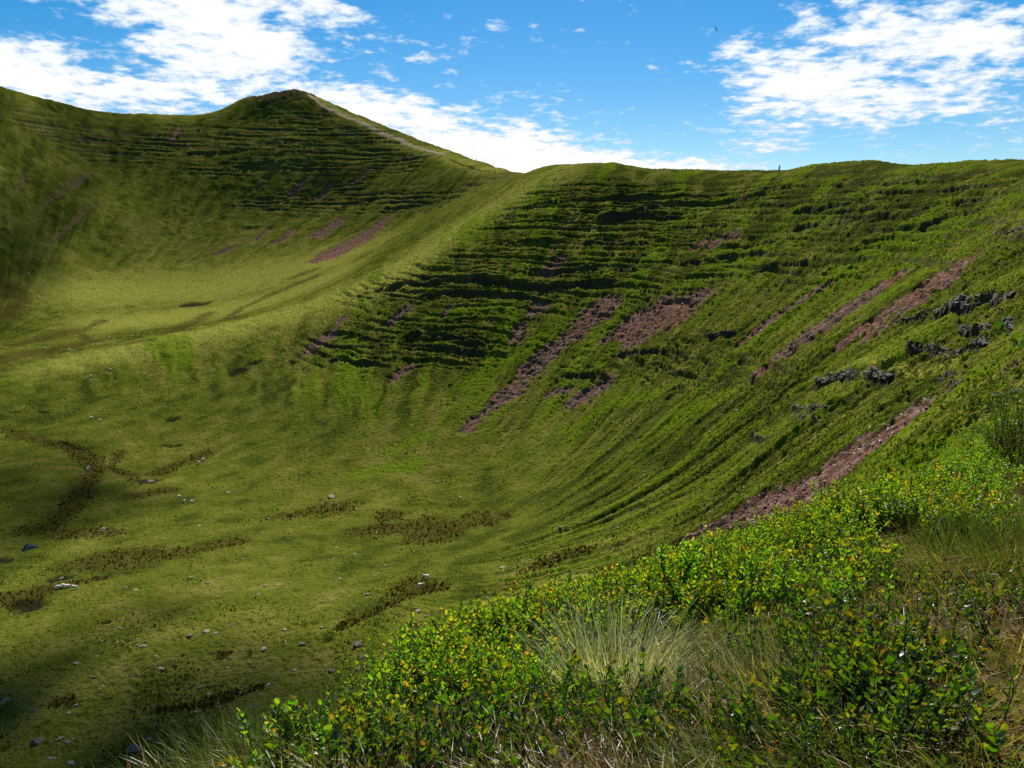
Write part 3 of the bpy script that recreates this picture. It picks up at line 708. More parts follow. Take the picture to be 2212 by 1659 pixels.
def tri_mesh(name, verts, tris, mat, tint=None, smooth=False):
    at = ()
    if tint is not None:
        t = np.asarray(tint, np.float32)
        if t.shape[1] == 3:
            t = np.c_[t, np.ones(len(t), np.float32)]
        at = (('tint', t),)
    return mesh_from(name, np.asarray(verts, np.float32), np.asarray(tris, np.int64), mat, at, smooth)


rng = np.random.RandomState(11)


def leaf_mat(name, trans=0.45, gloss=0.06, gain=1.0):
    m, k, o = new_mat(name)
    a = k.n('ShaderNodeAttribute', attribute_name='tint')
    col = a.outputs['Color']
    oi = k.n('ShaderNodeObjectInfo')
    hs_ = k.n('ShaderNodeHueSaturation')
    k.put(hs_.inputs['Hue'], k.m('MULTIPLY_ADD', oi.outputs['Random'], 0.03, 0.488))
    k.put(hs_.inputs['Value'], k.m('MULTIPLY_ADD', oi.outputs['Random'], 0.45 * gain, 0.6 * gain))
    k.put(hs_.inputs['Color'], col)
    d = k.n('ShaderNodeBsdfDiffuse'); k.put(d.inputs['Color'], hs_.outputs[0])
    t = k.n('ShaderNodeBsdfTranslucent')
    k.put(t.inputs['Color'], k.mix(1.0, hs_.outputs[0], (1.45, 1.55, 0.55), 'MULTIPLY'))
    mx = k.n('ShaderNodeMixShader'); mx.inputs[0].default_value = trans
    m.node_tree.links.new(d.outputs[0], mx.inputs[1]); m.node_tree.links.new(t.outputs[0], mx.inputs[2])
    g = k.n('ShaderNodeBsdfGlossy'); g.inputs['Roughness'].default_value = 0.38; g.inputs['Color'].default_value = (1, 1, 1, 1)
    mx2 = k.n('ShaderNodeMixShader'); mx2.inputs[0].default_value = gloss
    m.node_tree.links.new(mx.outputs[0], mx2.inputs[1]); m.node_tree.links.new(g.outputs[0], mx2.inputs[2])
    m.node_tree.links.new(mx2.outputs[0], o.inputs[0])
    return m


def plain_mat(name, c1, c2, scale=8.0, rough=0.85, bump=0.3, spec=0.2, dist=0.03):
    m, k, o = new_mat(name)
    tcn = k.n('ShaderNodeTexCoord')
    n = k.noise(tcn.outputs['Object'], scale, 5, 0.65)
    bs = k.n('ShaderNodeBsdfPrincipled')
    k.put(bs.inputs['Base Color'], k.mix(k.sstep(n, 0.32, 0.68), c1, c2))
    bs.inputs['Roughness'].default_value = rough
    bs.inputs['Specular IOR Level'].default_value = spec
    if bump:
        b = k.n('ShaderNodeBump'); b.inputs['Strength'].default_value = bump; b.inputs['Distance'].default_value = dist
        k.put(b.inputs['Height'], n); k.put(bs.inputs['Normal'], b.outputs[0])
    m.node_tree.links.new(bs.outputs[0], o.inputs[0])
    return m


M_LEAF = leaf_mat('bilberry_leaf', 0.55, 0.03)
M_BLADE = leaf_mat('grass_blade', 0.4, 0.015)
M_TUFT = leaf_mat('grass_tuft', 0.3, 0.0)
M_STEM = plain_mat('bilberry_stem', (0.035, 0.018, 0.010), (0.09, 0.055, 0.02), 30)


# ------------------------------------------------------------------ bilberry shrubs
LEAF_V = np.array([(0, 0, 0), (0.22, .30, .04), (0.60, .30, .06), (1, 0, -.04), (0.60, -.30, .06), (0.22, -.30, .04), (0.28, 0, -.05), (0.62, 0, -.06)])
LEAF_F = np.array([(0, 6, 1), (0, 5, 6), (1, 6, 7), (1, 7, 2), (5, 4, 7), (5, 7, 6), (2, 7, 3), (7, 4, 3)])
GREEN = [(0.09, 0.20, 0.006), (0.13, 0.24, 0.008), (0.17, 0.26, 0.010), (0.06, 0.15, 0.008), (0.20, 0.27, 0.010)]
TIPS = [(0.34, 0.30, 0.016), (0.38, 0.24, 0.018), (0.36, 0.15, 0.02), (0.32, 0.31, 0.018), (0.30, 0.28, 0.02)]


def bush_meshes(idx, nst, radius, hmin, hmax, leafn, lsize, tipk, dark=1.0):
    r = np.random.RandomState(100 + idx)
    LV, LF, LT, SV, SF, BV, BF = [], [], [], [], [], [], []
    for s in range(nst):
        a = r.rand() * 6.283; rad = radius * math.sqrt(r.rand())
        p = np.array([rad * math.cos(a), rad * math.sin(a), -0.02])
        hh = hmin + (hmax - hmin) * r.rand() * (1 - 0.35 * rad / radius)
        lean = np.array([math.cos(a), math.sin(a), 0]) * (0.15 + 0.35 * rad / radius) * r.rand() + r.normal(0, .1, 3) * [1, 1, 0]
        d = np.array([0, 0, 1.0]) + lean
        d /= np.linalg.norm(d)
        nseg = 6
        pts = [p]
        for k in range(nseg):
            d = d + r.normal(0, .13, 3) * [1, 1, .3]; d /= np.linalg.norm(d)
            pts.append(pts[-1] + d * hh / nseg)
        pts = np.array(pts)
        # stem: three-sided tube
        b0 = len(SV)
        for k, q in enumerate(pts):
            rr = 0.0022 * (1 - 0.75 * k / nseg) + 0.0004
            for c in range(3):
                SV.append(q + rr * np.array([math.cos(c * 2.094), math.sin(c * 2.094), 0]))
        for k in range(nseg):
            for c in range(3):
                i0 = b0 + k * 3 + c; i1 = b0 + k * 3 + (c + 1) % 3
                SF += [(i0, i1, i1 + 3), (i0, i1 + 3, i0 + 3)]
        nl = int(leafn * (0.7 + 0.6 * r.rand()))
        tipc = r.rand() < tipk
        for k in range(nl):
            t = 0.40 + 0.60 * (k + r.rand()) / nl
            f = t * nseg; i = min(int(f), nseg - 1)
            q = pts[i] + (pts[i + 1] - pts[i]) * (f - i)
            ax = pts[i + 1] - pts[i]; ax /= np.linalg.norm(ax)
            ang = k * 2.4 + r.normal(0, .5)
            outv = np.array([math.cos(ang), math.sin(ang), 0.0])
            up = 0.55 + 0.7 * r.rand() + 0.5 * (t > .85)
            ld = outv + ax * up; ld /= np.linalg.norm(ld)
            sidev = np.cross(ld, ax) + r.normal(0, .25, 3); sidev -= ld * sidev.dot(ld); sidev /= np.linalg.norm(sidev)
            nv = np.cross(sidev, ld)
            L = lsize * (0.65 + 0.55 * r.rand()) * (1.0 if t < .9 else .85)
            q = q + ld * 0.004
            V = q + L * (LEAF_V[:, :1] * ld + LEAF_V[:, 1:2] * sidev * (0.9 + .25 * r.rand()) + LEAF_V[:, 2:3] * nv * (0.5 + 1.5 * r.rand()))
            base = len(LV) * 8
            LV.append(V); LF.append(LEAF_F + base)
            c = np.array(GREEN[r.randint(len(GREEN))])
            if t > 0.74 and (tipc or r.rand() < 0.12):
                c2 = np.array(TIPS[r.randint(len(TIPS))]); c = c * (1 - (t - .7) * 2.6) + c2 * (t - .7) * 2.6 if t < .95 else c2
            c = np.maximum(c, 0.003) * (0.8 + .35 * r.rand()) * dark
            ct = np.repeat(c[None], 8, 0)
            if t > .8 and tipc:
                ct[3] = np.array(TIPS[2]) * .9 * dark
            LT.append(ct)
        if r.rand() < 0.07:       # a small red bell flower
            q = pts[4] + np.array([.006, .004, -.008]); b1 = len(BV)
            rr = 0.0042
            ring = [(0, .6), (.5, 1.0), (1.0, .7)]
            for (zz, kk) in ring:
                for c in range(6):
                    BV.append(q + np.array([rr * kk * math.cos(c * 1.047), rr * kk * math.sin(c * 1.047), -zz * .007]))
            for lv in range(2):
                for c in range(6):
                    i0 = b1 + lv * 6 + c; i1 = b1 + lv * 6 + (c + 1) % 6
                    BF += [(i0, i1, i1 + 6), (i0, i1 + 6, i0 + 6)]
            BF += [(b1, b1 + c, b1 + c + 1) for c in range(1, 5)] + [(b1 + 12, b1 + 13 + c, b1 + 12 + c) for c in range(1, 5)]
    fol = tri_mesh('foliage', np.concatenate(LV), np.concatenate(LF), M_LEAF, np.concatenate(LT))
    ste = tri_mesh('stems', SV, SF, M_STEM, smooth=True)
    ber = tri_mesh('flowers', BV, BF, M_BERRY, smooth=True) if BV else None
    return fol, ste, ber


M_BERRY = plain_mat('bilberry_flower', (0.30, 0.02, 0.02), (0.45, 0.06, 0.05), 60, 0.4, 0)
BUSH = []
for k in range(7):
    BUSH.append(bush_meshes(k, 46, 0.17, 0.13, 0.30, 21, 0.0195, 0.25))          # full
DARKENED = [bush_meshes(60 + k, 11, 0.11, 0.07, 0.18, 12, 0.0185, 0.35, 0.5) for k in range(4)]      # duller shoots, leaf colour darkened in place of shade at the front
SPRIG = [bush_meshes(20 + k, 10, 0.11, 0.06, 0.17, 13, 0.019, 0.35) for k in range(4)]  # sparse shoots
CARPET = [bush_meshes(30 + k, 60, 0.36, 0.08, 0.20, 14, 0.021, 0.2) for k in range(3)]
TALL = [bush_meshes(40 + k, 90, 0.42, 0.45, 0.95, 40, 0.024, 0.05, 0.6) for k in range(2)]
BUSH_N = 0


def place_bush(px, py, variants, scale, label, group, world=None, rz=None, sink=0.0):
    global BUSH_N
    p = hit(px, py) if world is None else np.array([world[0], world[1], ground(world[0], world[1])])
    fol, ste, ber = variants[BUSH_N % len(variants)]
    BUSH_N += 1
    root = obj('bilberry_bush', None, None, (p[0], p[1], p[2] - sink))
    root.empty_display_size = 0.1
    root.rotation_euler = (rng.normal(0, .08), rng.normal(0, .08), rng.rand() * 6.28 if rz is None else rz)
    s = scale * (0.85 + .3 * rng.rand())
    root.scale = (s, s, s * (0.9 + .25 * rng.rand()))
    tag(root, label, 'bush', group)
    tag(obj('foliage', fol, root), kind='stuff')
    tag(obj('stems', ste, root), kind='stuff')
    if ber: tag(obj('flowers', ber, root), kind='stuff')
    return root


def along(pts, n, jx, jy):
    pts = np.array(pts, float)
    L = np.r_[0, np.cumsum(np.hypot(*np.diff(pts, axis=0).T))]
    for k in range(n):
        t = (k + rng.rand()) / n * L[-1]
        yield np.interp(t, L, pts[:, 0]) + rng.normal(0, jx), np.interp(t, L, pts[:, 1]) + rng.normal(0, jy)


PATCHES = [  # base line in the photograph, count, jitter x/y, variants, scale, label, group
    ([(860, 1570), (960, 1510), (1060, 1450), (1180, 1410)], 40, 24, 24, BUSH, 0.95, 'bright green bilberry bush on the rim left of the pale grass tussock', 'bilberry on the rim left of the tussock'),
    ([(1190, 1400), (1300, 1370), (1420, 1345), (1520, 1300)], 40, 18, 18, BUSH, 0.95, 'bright green bilberry bush on the rim right behind the pale grass tussock', 'bilberry on the rim behind the tussock'),
    ([(1480, 1300), (1600, 1250), (1720, 1200), (1800, 1180)], 44, 32, 26, BUSH, 0.95, 'orange tipped bilberry bush on the rim just below the dark scree run', 'bilberry on the rim below the scree'),
    ([(1770, 1150), (1850, 1118), (1950, 1110), (2040, 1110)], 30, 20, 14, BUSH, 1.05, 'yellow green bilberry bush of the dense clump at the foot of the scree run', 'dense bilberry clump by the scree foot'),
    ([(1560, 1330), (1660, 1290), (1780, 1270), (1880, 1250)], 26, 28, 22, SPRIG, 1.35, 'orange tipped bilberry shoots standing in dry grass below the rim', 'bilberry shoots below the rim'),
    ([(1000, 1560), (1100, 1530), (1160, 1520)], 6, 26, 16, BUSH, 0.66, 'low bilberry bush in the hollow before the pale grass tussock', 'bilberry in the hollow'),
    ([(640, 1690), (740, 1660), (820, 1640), (880, 1610)], 12, 24, 14, SPRIG, 1.2, 'bilberry shoots among green grass at the bottom left of the bank', 'bilberry shoots low on the left'),
    ([(760, 1700), (900, 1690), (1040, 1660), (1180, 1650)], 20, 40, 26, DARKENED, 1.15, 'bilberry shoots along the bottom edge left of the dry grass mat', 'bilberry shoots along the bottom edge'),
    ([(1200, 1640), (1320, 1600), (1480, 1640), (1580, 1600)], 16, 50, 30, DARKENED, 1.15, 'single bilberry shoots rising from the dry tan grass mat', 'bilberry shoots in the dry mat'),
    ([(1820, 1480), (1900, 1500), (1960, 1540), (2010, 1520)], 22, 40, 36, DARKENED, 1.12, 'glossy bilberry bush of the clump in the right foreground', 'bilberry clump in the right foreground'),
    ([(1700, 1420), (1900, 1380), (2060, 1330), (2180, 1280)], 13, 44, 34, DARKENED, 1.2, 'bilberry shoots with yellow leaves on the right grass slope', 'bilberry shoots on the right slope'),
    ([(1620, 1640), (1800, 1660), (2000, 1640), (2160, 1580)], 12, 50, 30, DARKENED, 1.0, 'bilberry shoots coloured dark for shade in the bottom right corner', 'darkened bilberry shoots in the corner'),
    ([(2060, 1130), (2120, 1140), (2190, 1110)], 10, 20, 16, SPRIG, 1.3, 'bilberry shoots beside tall green grass at the right edge', 'bilberry shoots at the right edge'),
    ([(1900, 1065), (2000, 1050), (2100, 1045), (2200, 1030)], 16, 24, 10, CARPET, 1.0, 'fine leaved bilberry carpet just above the bright rim clump', 'bilberry carpet above the rim clump'),
    ([(1960, 1020), (2060, 1000), (2150, 985), (2212, 975)], 18, 24, 10, CARPET, 1.1, 'fine leaved bilberry carpet below the dark shrub', 'bilberry carpet below the dark shrub'),
    ([(2020, 985), (2100, 955), (2180, 930)], 14, 20, 8, CARPET, 1.4, 'small distant bilberry carpet on the slope beside the dark shrub', 'bilberry carpet beside the dark shrub'),
]
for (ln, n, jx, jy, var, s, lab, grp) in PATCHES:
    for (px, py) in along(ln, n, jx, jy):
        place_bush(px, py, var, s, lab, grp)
# darker tall shrubs: one on the slope at the right edge, and a thicket added out of view to the right to shade the corner
for k, (px, py, s) in enumerate(((2205, 985, 0.9), (2250, 975, 1.2), (2180, 990, 0.7))):
    place_bush(px, py, TALL, s, 'dark leafy shrub on the bank at the right edge of the slope', 'dark shrub on the bank', rz=k)
for k, (x, y, s) in enumerate(((2.1, 1.75, 1.05), (2.3, 2.15, 1.15), (2.5, 1.7, 1.3), (1.95, 1.3, 1.0), (2.7, 2.3, 1.3))):
    place_bush(0, 0, TALL, s, 'tall dark bilberry thicket added unseen beyond the right edge to shade the corner', 'added thicket beyond the right edge', world=(x, y))

# ------------------------------------------------------------------ grass of the bank
iN = int(np.nonzero((ROW[:, NCOL // 2] > 16))[0][0]) + 80


def grid_sample(n, rmin, rmax, azlim=35.5):
    out_ = []
    tot = 0
    while tot < n:
        fi = rng.rand(n * 3) * min(iN, NROW - 12); j0 = np.searchsorted(AZ, -R(azlim)); j1 = np.searchsorted(AZ, R(azlim))
        fj = j0 + rng.rand(n * 3) * (j1 - j0 - 1)
        i = fi.astype(int); j = fj.astype(int); a = fi - i; b = fj - j
        def bi(G):
            return (G[i, j] * (1 - a) + G[i + 1, j] * a) * (1 - b) + (G[i, j + 1] * (1 - a) + G[i + 1, j + 1] * a) * b
        x, y, z = bi(gX), bi(gY), bi(gZ)
        r = np.hypot(x, y)
        m = (r > rmin) & (r < rmax)
        out_.append(np.stack([x[m], y[m], z[m]], 1)); tot += int(m.sum())
    return np.concatenate(out_)[:n]


def blades(P, L, W_, leanaz, lean, curl, cols):
    """curved tapering blades as triangles"""
    n = len(P)
    ts = np.array([0, .38, .74, 1.0])
    d = np.stack([np.cos(leanaz), np.sin(leanaz), np.zeros(n)], 1)
    sa = leanaz + np.pi / 2 + rng.normal(0, .7, n)
    s = np.stack([np.cos(sa), np.sin(sa), np.zeros(n)], 1)
    V = np.empty((n, 7, 3), np.float32)
    up = np.array([0, 0, 1.0])
    pos = P.copy(); ang = lean.copy(); prev = 0
    for k, t in enumerate(ts):
        if k:
            seg = (t - prev) * L
            a2 = ang + curl * (t + prev) / 2
            pos = pos + (np.sin(a2)[:, None] * d + np.cos(a2)[:, None] * up) * seg[:, None]
            prev = t
        w_ = (W_ * (1 - .55 * t))[:, None]
        if k < 3:
            V[:, 2 * k] = pos - s * w_ / 2; V[:, 2 * k + 1] = pos + s * w_ / 2
        else:
            V[:, 6] = pos
    F = np.array([(0, 1, 3), (0, 3, 2), (2, 3, 5), (2, 5, 4), (4, 5, 6)])
    Fx = (F[None] + 7 * np.arange(n)[:, None, None]).reshape(-1, 3)
    return V.reshape(-1, 3), Fx, np.repeat(cols, 7, 0)


def pick(cols, n):
    c = np.array(cols)[rng.randint(len(cols), size=n)]
    return c * (0.45 + 0.85 * rng.rand(n, 1))


G_GREEN = [(0.085, 0.13, 0.012), (0.12, 0.155, 0.018), (0.06, 0.10, 0.010), (0.17, 0.18, 0.04), (0.13, 0.15, 0.03)]
G_DRY = [(0.34, 0.25, 0.10), (0.44, 0.34, 0.16), (0.24, 0.14, 0.045), (0.18, 0.13, 0.045), (0.11, 0.06, 0.02), (0.08, 0.05, 0.018), (0.38, 0.27, 0.11)]
P = grid_sample(46000, 1.2, 20)
pr = np.hypot(P[:, 0], P[:, 1])
ppx, ppy = project(P[:, 0], P[:, 1], P[:, 2])
keepP = rng.rand(len(P)) > 0.55 * sst(ppx + (ppy - 1450) * 1.2, 1750, 2250)  # grass thinned toward the bottom right, baring dark ground in place of shade
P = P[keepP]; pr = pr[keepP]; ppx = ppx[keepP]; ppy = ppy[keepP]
def gau(cx, cy, sx, sy): return np.exp(-((ppx - cx) / sx) ** 2 - ((ppy - cy) / sy) ** 2)
dryf = fbm(P[:, 0] * 1.6, P[:, 1] * 1.6, 2, 131) * 0.55 + 0.25 * gau(1450, 1540, 260, 90) + .25 * gau(1850, 1330, 220, 60) + .4 * gau(1000, 1640, 300, 80) + .3 * gau(1900, 1560, 400, 120) - .5 * gau(550, 1640, 330, 60) - .5 * gau(2120, 1160, 150, 90) - .3 * (pr > 7) + .05
isdry = dryf + rng.normal(0, .22, len(P)) > 0.05
wind = R(200) + fbm(P[:, 0] * .8, P[:, 1] * .8, 2, 133) * 2.2
for nm, msk, lab in (('green_grass', ~isdry, 'fine green grass growing between the bilberry on the bank'), ('dry_grass', isdry, 'matted dry tan grass lying over the bank')):
    Q = P[msk].copy(); n = len(Q); rq = np.hypot(Q[:, 0], Q[:, 1])
    wv = np.maximum(0.0026, rq * 0.0008) * (0.7 + .8 * rng.rand(n))
    if nm == 'green_grass':
        L_ = (0.07 + 0.13 * rng.rand(n) ** 1.5) * (1 + .3 * (rq > 7)); ln_ = 0.25 + 0.35 * rng.rand(n); cu = 0.3 + 0.9 * rng.rand(n); cc = pick(G_GREEN, n)
        la = wind[msk] + rng.normal(0, .6, n)
    else:
        L_ = 0.06 + 0.16 * rng.rand(n) ** 1.3; ln_ = 0.55 + 0.75 * rng.rand(n); cu = -0.3 + 1.9 * rng.rand(n); cc = pick(G_DRY, n)
        la = wind[msk] + rng.normal(0, 1.3, n)
    Q[:, 2] -= 0.008
    V, Fc, T = blades(Q, L_, wv, la, ln_, cu, cc)
    tag(obj(nm, tri_mesh(nm, V, Fc, M_BLADE, T)), lab, 'grass', kind='stuff')


def tussock(px, py, n, rad, lmin, lmax, cols, name, label, group=None, lean0=.1, lean1=.8):
    p = hit(px, py)
    a = rng.rand(n) * 6.283; q = rad * np.sqrt(rng.rand(n))
    Pq = np.stack([q * np.cos(a), q * np.sin(a), np.full(n, -.02)], 1)
    L_ = lmin + (lmax - lmin) * rng.rand(n) ** .8
    V, Fc, T = blades(Pq, L_, 0.0020 * (0.7 + .8 * rng.rand(n)), a + rng.normal(0, .5, n), lean0 + lean1 * q / rad * rng.rand(n), 0.1 + .9 * rng.rand(n), pick(cols, n))
    return tag(obj(name, tri_mesh(name, V, Fc, M_BLADE, T), None, p), label, 'grass', group)


PALEG = [(0.42, 0.46, 0.28), (0.50, 0.52, 0.36), (0.34, 0.40, 0.20), (0.52, 0.48, 0.30)]
tussock(1330, 1490, 700, 0.16, 0.14, 0.34, PALEG, 'grass_tussock', 'pale silvery grass tussock fanning out before the rim bilberry')
tussock(1255, 1510, 260, 0.12, 0.10, 0.26, PALEG, 'grass_tussock', 'smaller pale grass tuft just left of the silvery tussock')
FINE = [(0.07, 0.11, 0.015), (0.10, 0.14, 0.025), (0.13, 0.16, 0.04)]
for k, (px, py) in enumerate(((430, 1668), (520, 1650), (600, 1630), (680, 1610), (740, 1590), (380, 1690), (560, 1680), (480, 1672), (640, 1650), (700, 1650), (790, 1580), (340, 1705))):
    tussock(px, py, 420, 0.16, 0.06, 0.16, FINE, 'grass_tussock', 'fine green grass tussock on the left end of the rim', 'green tussocks on the left rim')
for k, (px, py) in enumerate(((2090, 1170), (2160, 1150), (2050, 1200), (2190, 1220))):
    tussock(px, py, 300, 0.18, 0.10, 0.28, FINE, 'grass_tussock', 'tall green grass tussock between shoots at the right edge', 'green tussocks at the right edge')
for k, (px, py) in enumerate(((1480, 1600), (1560, 1560), (1700, 1520), (1640, 1480), (1420, 1590), (1780, 1560))):
    tussock(px, py, 300, 0.15, 0.08, 0.20, FINE + G_DRY[:2], 'grass_tussock', 'mixed green and tan tussock on the grass between the clumps', 'mixed tussocks between the clumps', .2, 1.0)

# ------------------------------------------------------------------ rough grass tufts on the valley floor and the slopes
def tuft_field(n, rmin, rmax, hmin, hmax, cols, name, label, keep=None):
    Q, GI = grid_sample_far(n, rmin, rmax)
    if keep is not None:
        kk_ = keep(Q); Q = Q[kk_]; GI = GI[kk_]
    n = len(Q)
    rq = np.hypot(Q[:, 0], Q[:, 1])
    hgt = (hmin + (hmax - hmin) * rng.rand(n) ** 2) * (0.75 + rq / 420)
    a = rng.rand(n) * 6.283
    V = np.empty((n, 6, 3), np.float32)
    for c in range(2):
        aa = a + c * 1.57
        wdt = hgt * (0.55 + .5 * rng.rand(n))
        dx_, dy_ = np.cos(aa) * wdt, np.sin(aa) * wdt
        V[:, 3 * c] = Q - np.stack([dx_, dy_, hgt * .25], 1)
        V[:, 3 * c + 1] = Q + np.stack([dx_, dy_, -hgt * .25], 1)
        V[:, 3 * c + 2] = Q + np.stack([rng.normal(0, .25, n) * hgt, rng.normal(0, .25, n) * hgt, hgt], 1)
    F_ = (np.array([(0, 1, 2), (3, 4, 5)])[None] + 6 * np.arange(n)[:, None, None]).reshape(-1, 3)
    cc = pick(cols, n)
    if name == 'rough_grass':
        lu = (lush[GI] * 0.85)[:, None]
        cc = cc * (1 - lu) + np.array([0.085, 0.135, 0.004]) * (0.5 + .7 * rng.rand(n, 1)) * lu
        cc = cc * (1 - 0.45 * crag[GI][:, None]) * (1 + 0.55 * pale[GI][:, None])  # tufts darker on dim crags, brighter on sunlit pale grass, by colour alone
    cc = np.repeat(cc, 6, 0)
    return tag(obj(name, tri_mesh(name, V.reshape(-1, 3), F_, M_TUFT, cc)), label, 'grass', kind='stuff')


def grid_sample_far(n, rmin, rmax):
    res = []; rid_ = []; tot = 0
    j0 = np.searchsorted(AZ, -R(35)); j1 = np.searchsorted(AZ, R(35))
    while tot < n:
        fi = rng.rand(2 * n) * (inner - 2); fj = j0 + rng.rand(2 * n) * (j1 - j0 - 1)
        i = fi.astype(int); j = fj.astype(int); a = fi - i; b = fj - j
        bi = lambda G: (G[i, j] * (1 - a) + G[i + 1, j] * a) * (1 - b) + (G[i, j + 1] * (1 - a) + G[i + 1, j + 1] * a) * b
        x, y, z = bi(gX), bi(gY), bi(gZ)
        r = np.hypot(x, y); m = (r > rmin) & (r < rmax)
        sc2 = scree.reshape(gX.shape)[i, j]
        m &= rng.rand(2 * n) > sc2 * 1.4
        res.append(np.stack([x[m], y[m], z[m]], 1)); rid_.append((i * NCOL + j)[m]); tot += int(m.sum())
    return np.concatenate(res)[:n], np.concatenate(rid_)[:n]


T_GRASS = [(0.10, 0.11, 0.012), (0.07, 0.095, 0.007), (0.13, 0.125, 0.018), (0.045, 0.058, 0.006), (0.08, 0.12, 0.005), (0.06, 0.056, 0.010)]


def tuft_keep(Q):
    n_ = fbm(Q[:, 0] / 13, Q[:, 1] / 13, 3, 171)
    z_ = sst(Q[:, 2], -52, -36)
    return n_ + rng.normal(0, .25, len(Q)) > 0.42 - 0.75 * z_


tuft_field(120000, 45, 430, 0.07, 0.28, T_GRASS, 'rough_grass', 'rough grass tufts all over the slopes and valley floor', tuft_keep)
T_RUSH = [(0.060, 0.042, 0.012), (0.048, 0.040, 0.010), (0.085, 0.060, 0.018), (0.10, 0.095, 0.025), (0.08, 0.09, 0.015)]
rush_g = rush.reshape(gX.shape)


def rush_keep(Q):
    a = np.arctan2(Q[:, 0], Q[:, 1]); r = np.hypot(Q[:, 0], Q[:, 1])
    j = np.clip(np.searchsorted(AZ, a), 0, NCOL - 1)
    i = np.array([min(np.searchsorted(ROW[:, jj_], rr_), NROW - 1) for jj_, rr_ in zip(j, r)])
    return rush_g[i, j] > 0.1 + 0.3 * rng.rand(len(Q))


tuft_field(130000, 60, 330, 0.10, 0.42, T_RUSH, 'rushes', 'brown rushes growing in the wet hollows', rush_keep)

# ------------------------------------------------------------------ unseen cumulus meshes added to shade parts of the valley
def make_shade_cloud(target, rx, ry, n, seed, dens=0.5):
    r = np.random.RandomState(seed)
    base = Vector(target) + SUNV * (950.0 - target[2])
    bm = bmesh.new()
    for k in range(n):
        a = r.rand() * 6.283; q = math.sqrt(r.rand())
        s = (0.20 + 0.32 * r.rand()) * (1.15 - .6 * q)
        mat_ = Matrix.Translation((rx * q * math.cos(a), ry * q * math.sin(a), r.rand() * .25 * rx * (1 - q))) @ Matrix.Diagonal((rx * s, ry * s, rx * s * .55, 1))
        bmesh.ops.create_icosphere(bm, subdivisions=2, radius=1.0, matrix=mat_)
    for v in bm.verts:
        nz = pn(np.array([v.co.x / (rx * .12)]), np.array([v.co.y / (rx * .12) + v.co.z / (rx * .1)]), seed)[0]
        v.co *= 1 + 0.05 * nz
    me = bpy.data.meshes.new('shade_cloud'); bm.to_mesh(me); bm.free()
    for p_ in me.polygons: p_.use_smooth = True
    me.materials.append(M_SHADE_CLOUD)
    o = obj('shade_cloud', me, None, base)
    return o


m_, k_, o_ = new_mat('shade_cloud_mat')
d_ = k_.n('ShaderNodeBsdfDiffuse'); d_.inputs['Color'].default_value = (0.9, 0.9, 0.9, 1)
t_ = k_.n('ShaderNodeBsdfTransparent')
x_ = k_.n('ShaderNodeMixShader'); x_.inputs[0].default_value = 0.2
m_.node_tree.links.new(t_.outputs[0], x_.inputs[1]); m_.node_tree.links.new(d_.outputs[0], x_.inputs[2]); m_.node_tree.links.new(x_.outputs[0], o_.inputs[0])
M_SHADE_CLOUD = m_
tag(make_shade_cloud(tuple(hit(-60, 330)), 110, 110, 26, 3), 'large cloud added unseen to shade the far left slopes', 'shade_cloud', 'added shade clouds')
tag(make_shade_cloud(tuple(hit(0, 1020)), 52, 50, 24, 4), 'cloud added unseen to shade the boggy hollow on the left', 'shade_cloud', 'added shade clouds')
tag(make_shade_cloud(tuple(hit(0, 1630)), 42, 38, 24, 5), 'small cloud added unseen to shade the bottom left valley floor', 'shade_cloud', 'added shade clouds')

# ------------------------------------------------------------------ stone
def stone_mat(name, c1, c2, c3):
    m, k, o = new_mat(name)
    geo = k.n('ShaderNodeNewGeometry')
    P_ = geo.outputs['Position']
    n = k.noise(P_, 3.0, 4, 0.65); n2 = k.noise(P_, 14.0, 2, 0.6)
    col = k.mix(k.sstep(n, 0.35, 0.65), c1, c2)
    col = k.mix(k.m('MULTIPLY', k.sstep(n2, 0.55, 0.68), 0.7), col, c3)
    bs = k.n('ShaderNodeBsdfPrincipled')
    k.put(bs.inputs['Base Color'], col)
    bs.inputs['Roughness'].default_value = 0.85; bs.inputs['Specular IOR Level'].default_value = 0.25
    b = k.n('ShaderNodeBump'); b.inputs['Strength'].default_value = 0.6; b.inputs['Distance'].default_value = 0.06
    k.put(b.inputs['Height'], k.m('MULTIPLY_ADD', n2, 0.4, n)); k.put(bs.inputs['Normal'], b.outputs[0])
    m.node_tree.links.new(bs.outputs[0], o.inputs[0])
    return m


M_STONE = stone_mat('grey_sandstone', (0.115, 0.088, 0.066), (0.21, 0.168, 0.130), (0.33, 0.28, 0.22))
M_DARKSTONE = stone_mat('mossy_sandstone', (0.055, 0.042, 0.031), (0.12, 0.094, 0.072), (0.07, 0.075, 0.02))
M_CRAG = stone_mat('crag_sandstone', (0.020, 0.015, 0.010), (0.044, 0.034, 0.025), (0.085, 0.068, 0.052))


def rock_mesh(seed, sub, flat, mat, cuts=9):
    r = np.random.RandomState(seed)
    bm = bmesh.new()
    bmesh.ops.create_icosphere(bm, subdivisions=sub, radius=1.0)
    planes = []
    for k in range(cuts):
        n = Vector(r.normal(0, 1, 3)); n.z *= 1.4; n.normalize()
        planes.append((n, 0.45 + 0.35 * r.rand()))
    planes.append((Vector((0.1 * r.normal(), 0.1 * r.normal(), 1)).normalized(), 0.5))
    for v in bm.verts:
        for n, d in planes:
            q = v.co.dot(n) - d
            if q > 0: v.co -= n * q
        v.co *= 1 + 0.05 * r.normal()
        v.co.y *= 0.75; v.co.z *= flat
    me = bpy.data.meshes.new('stone'); bm.to_mesh(me); bm.free()
    me.materials.append(mat)
    return me


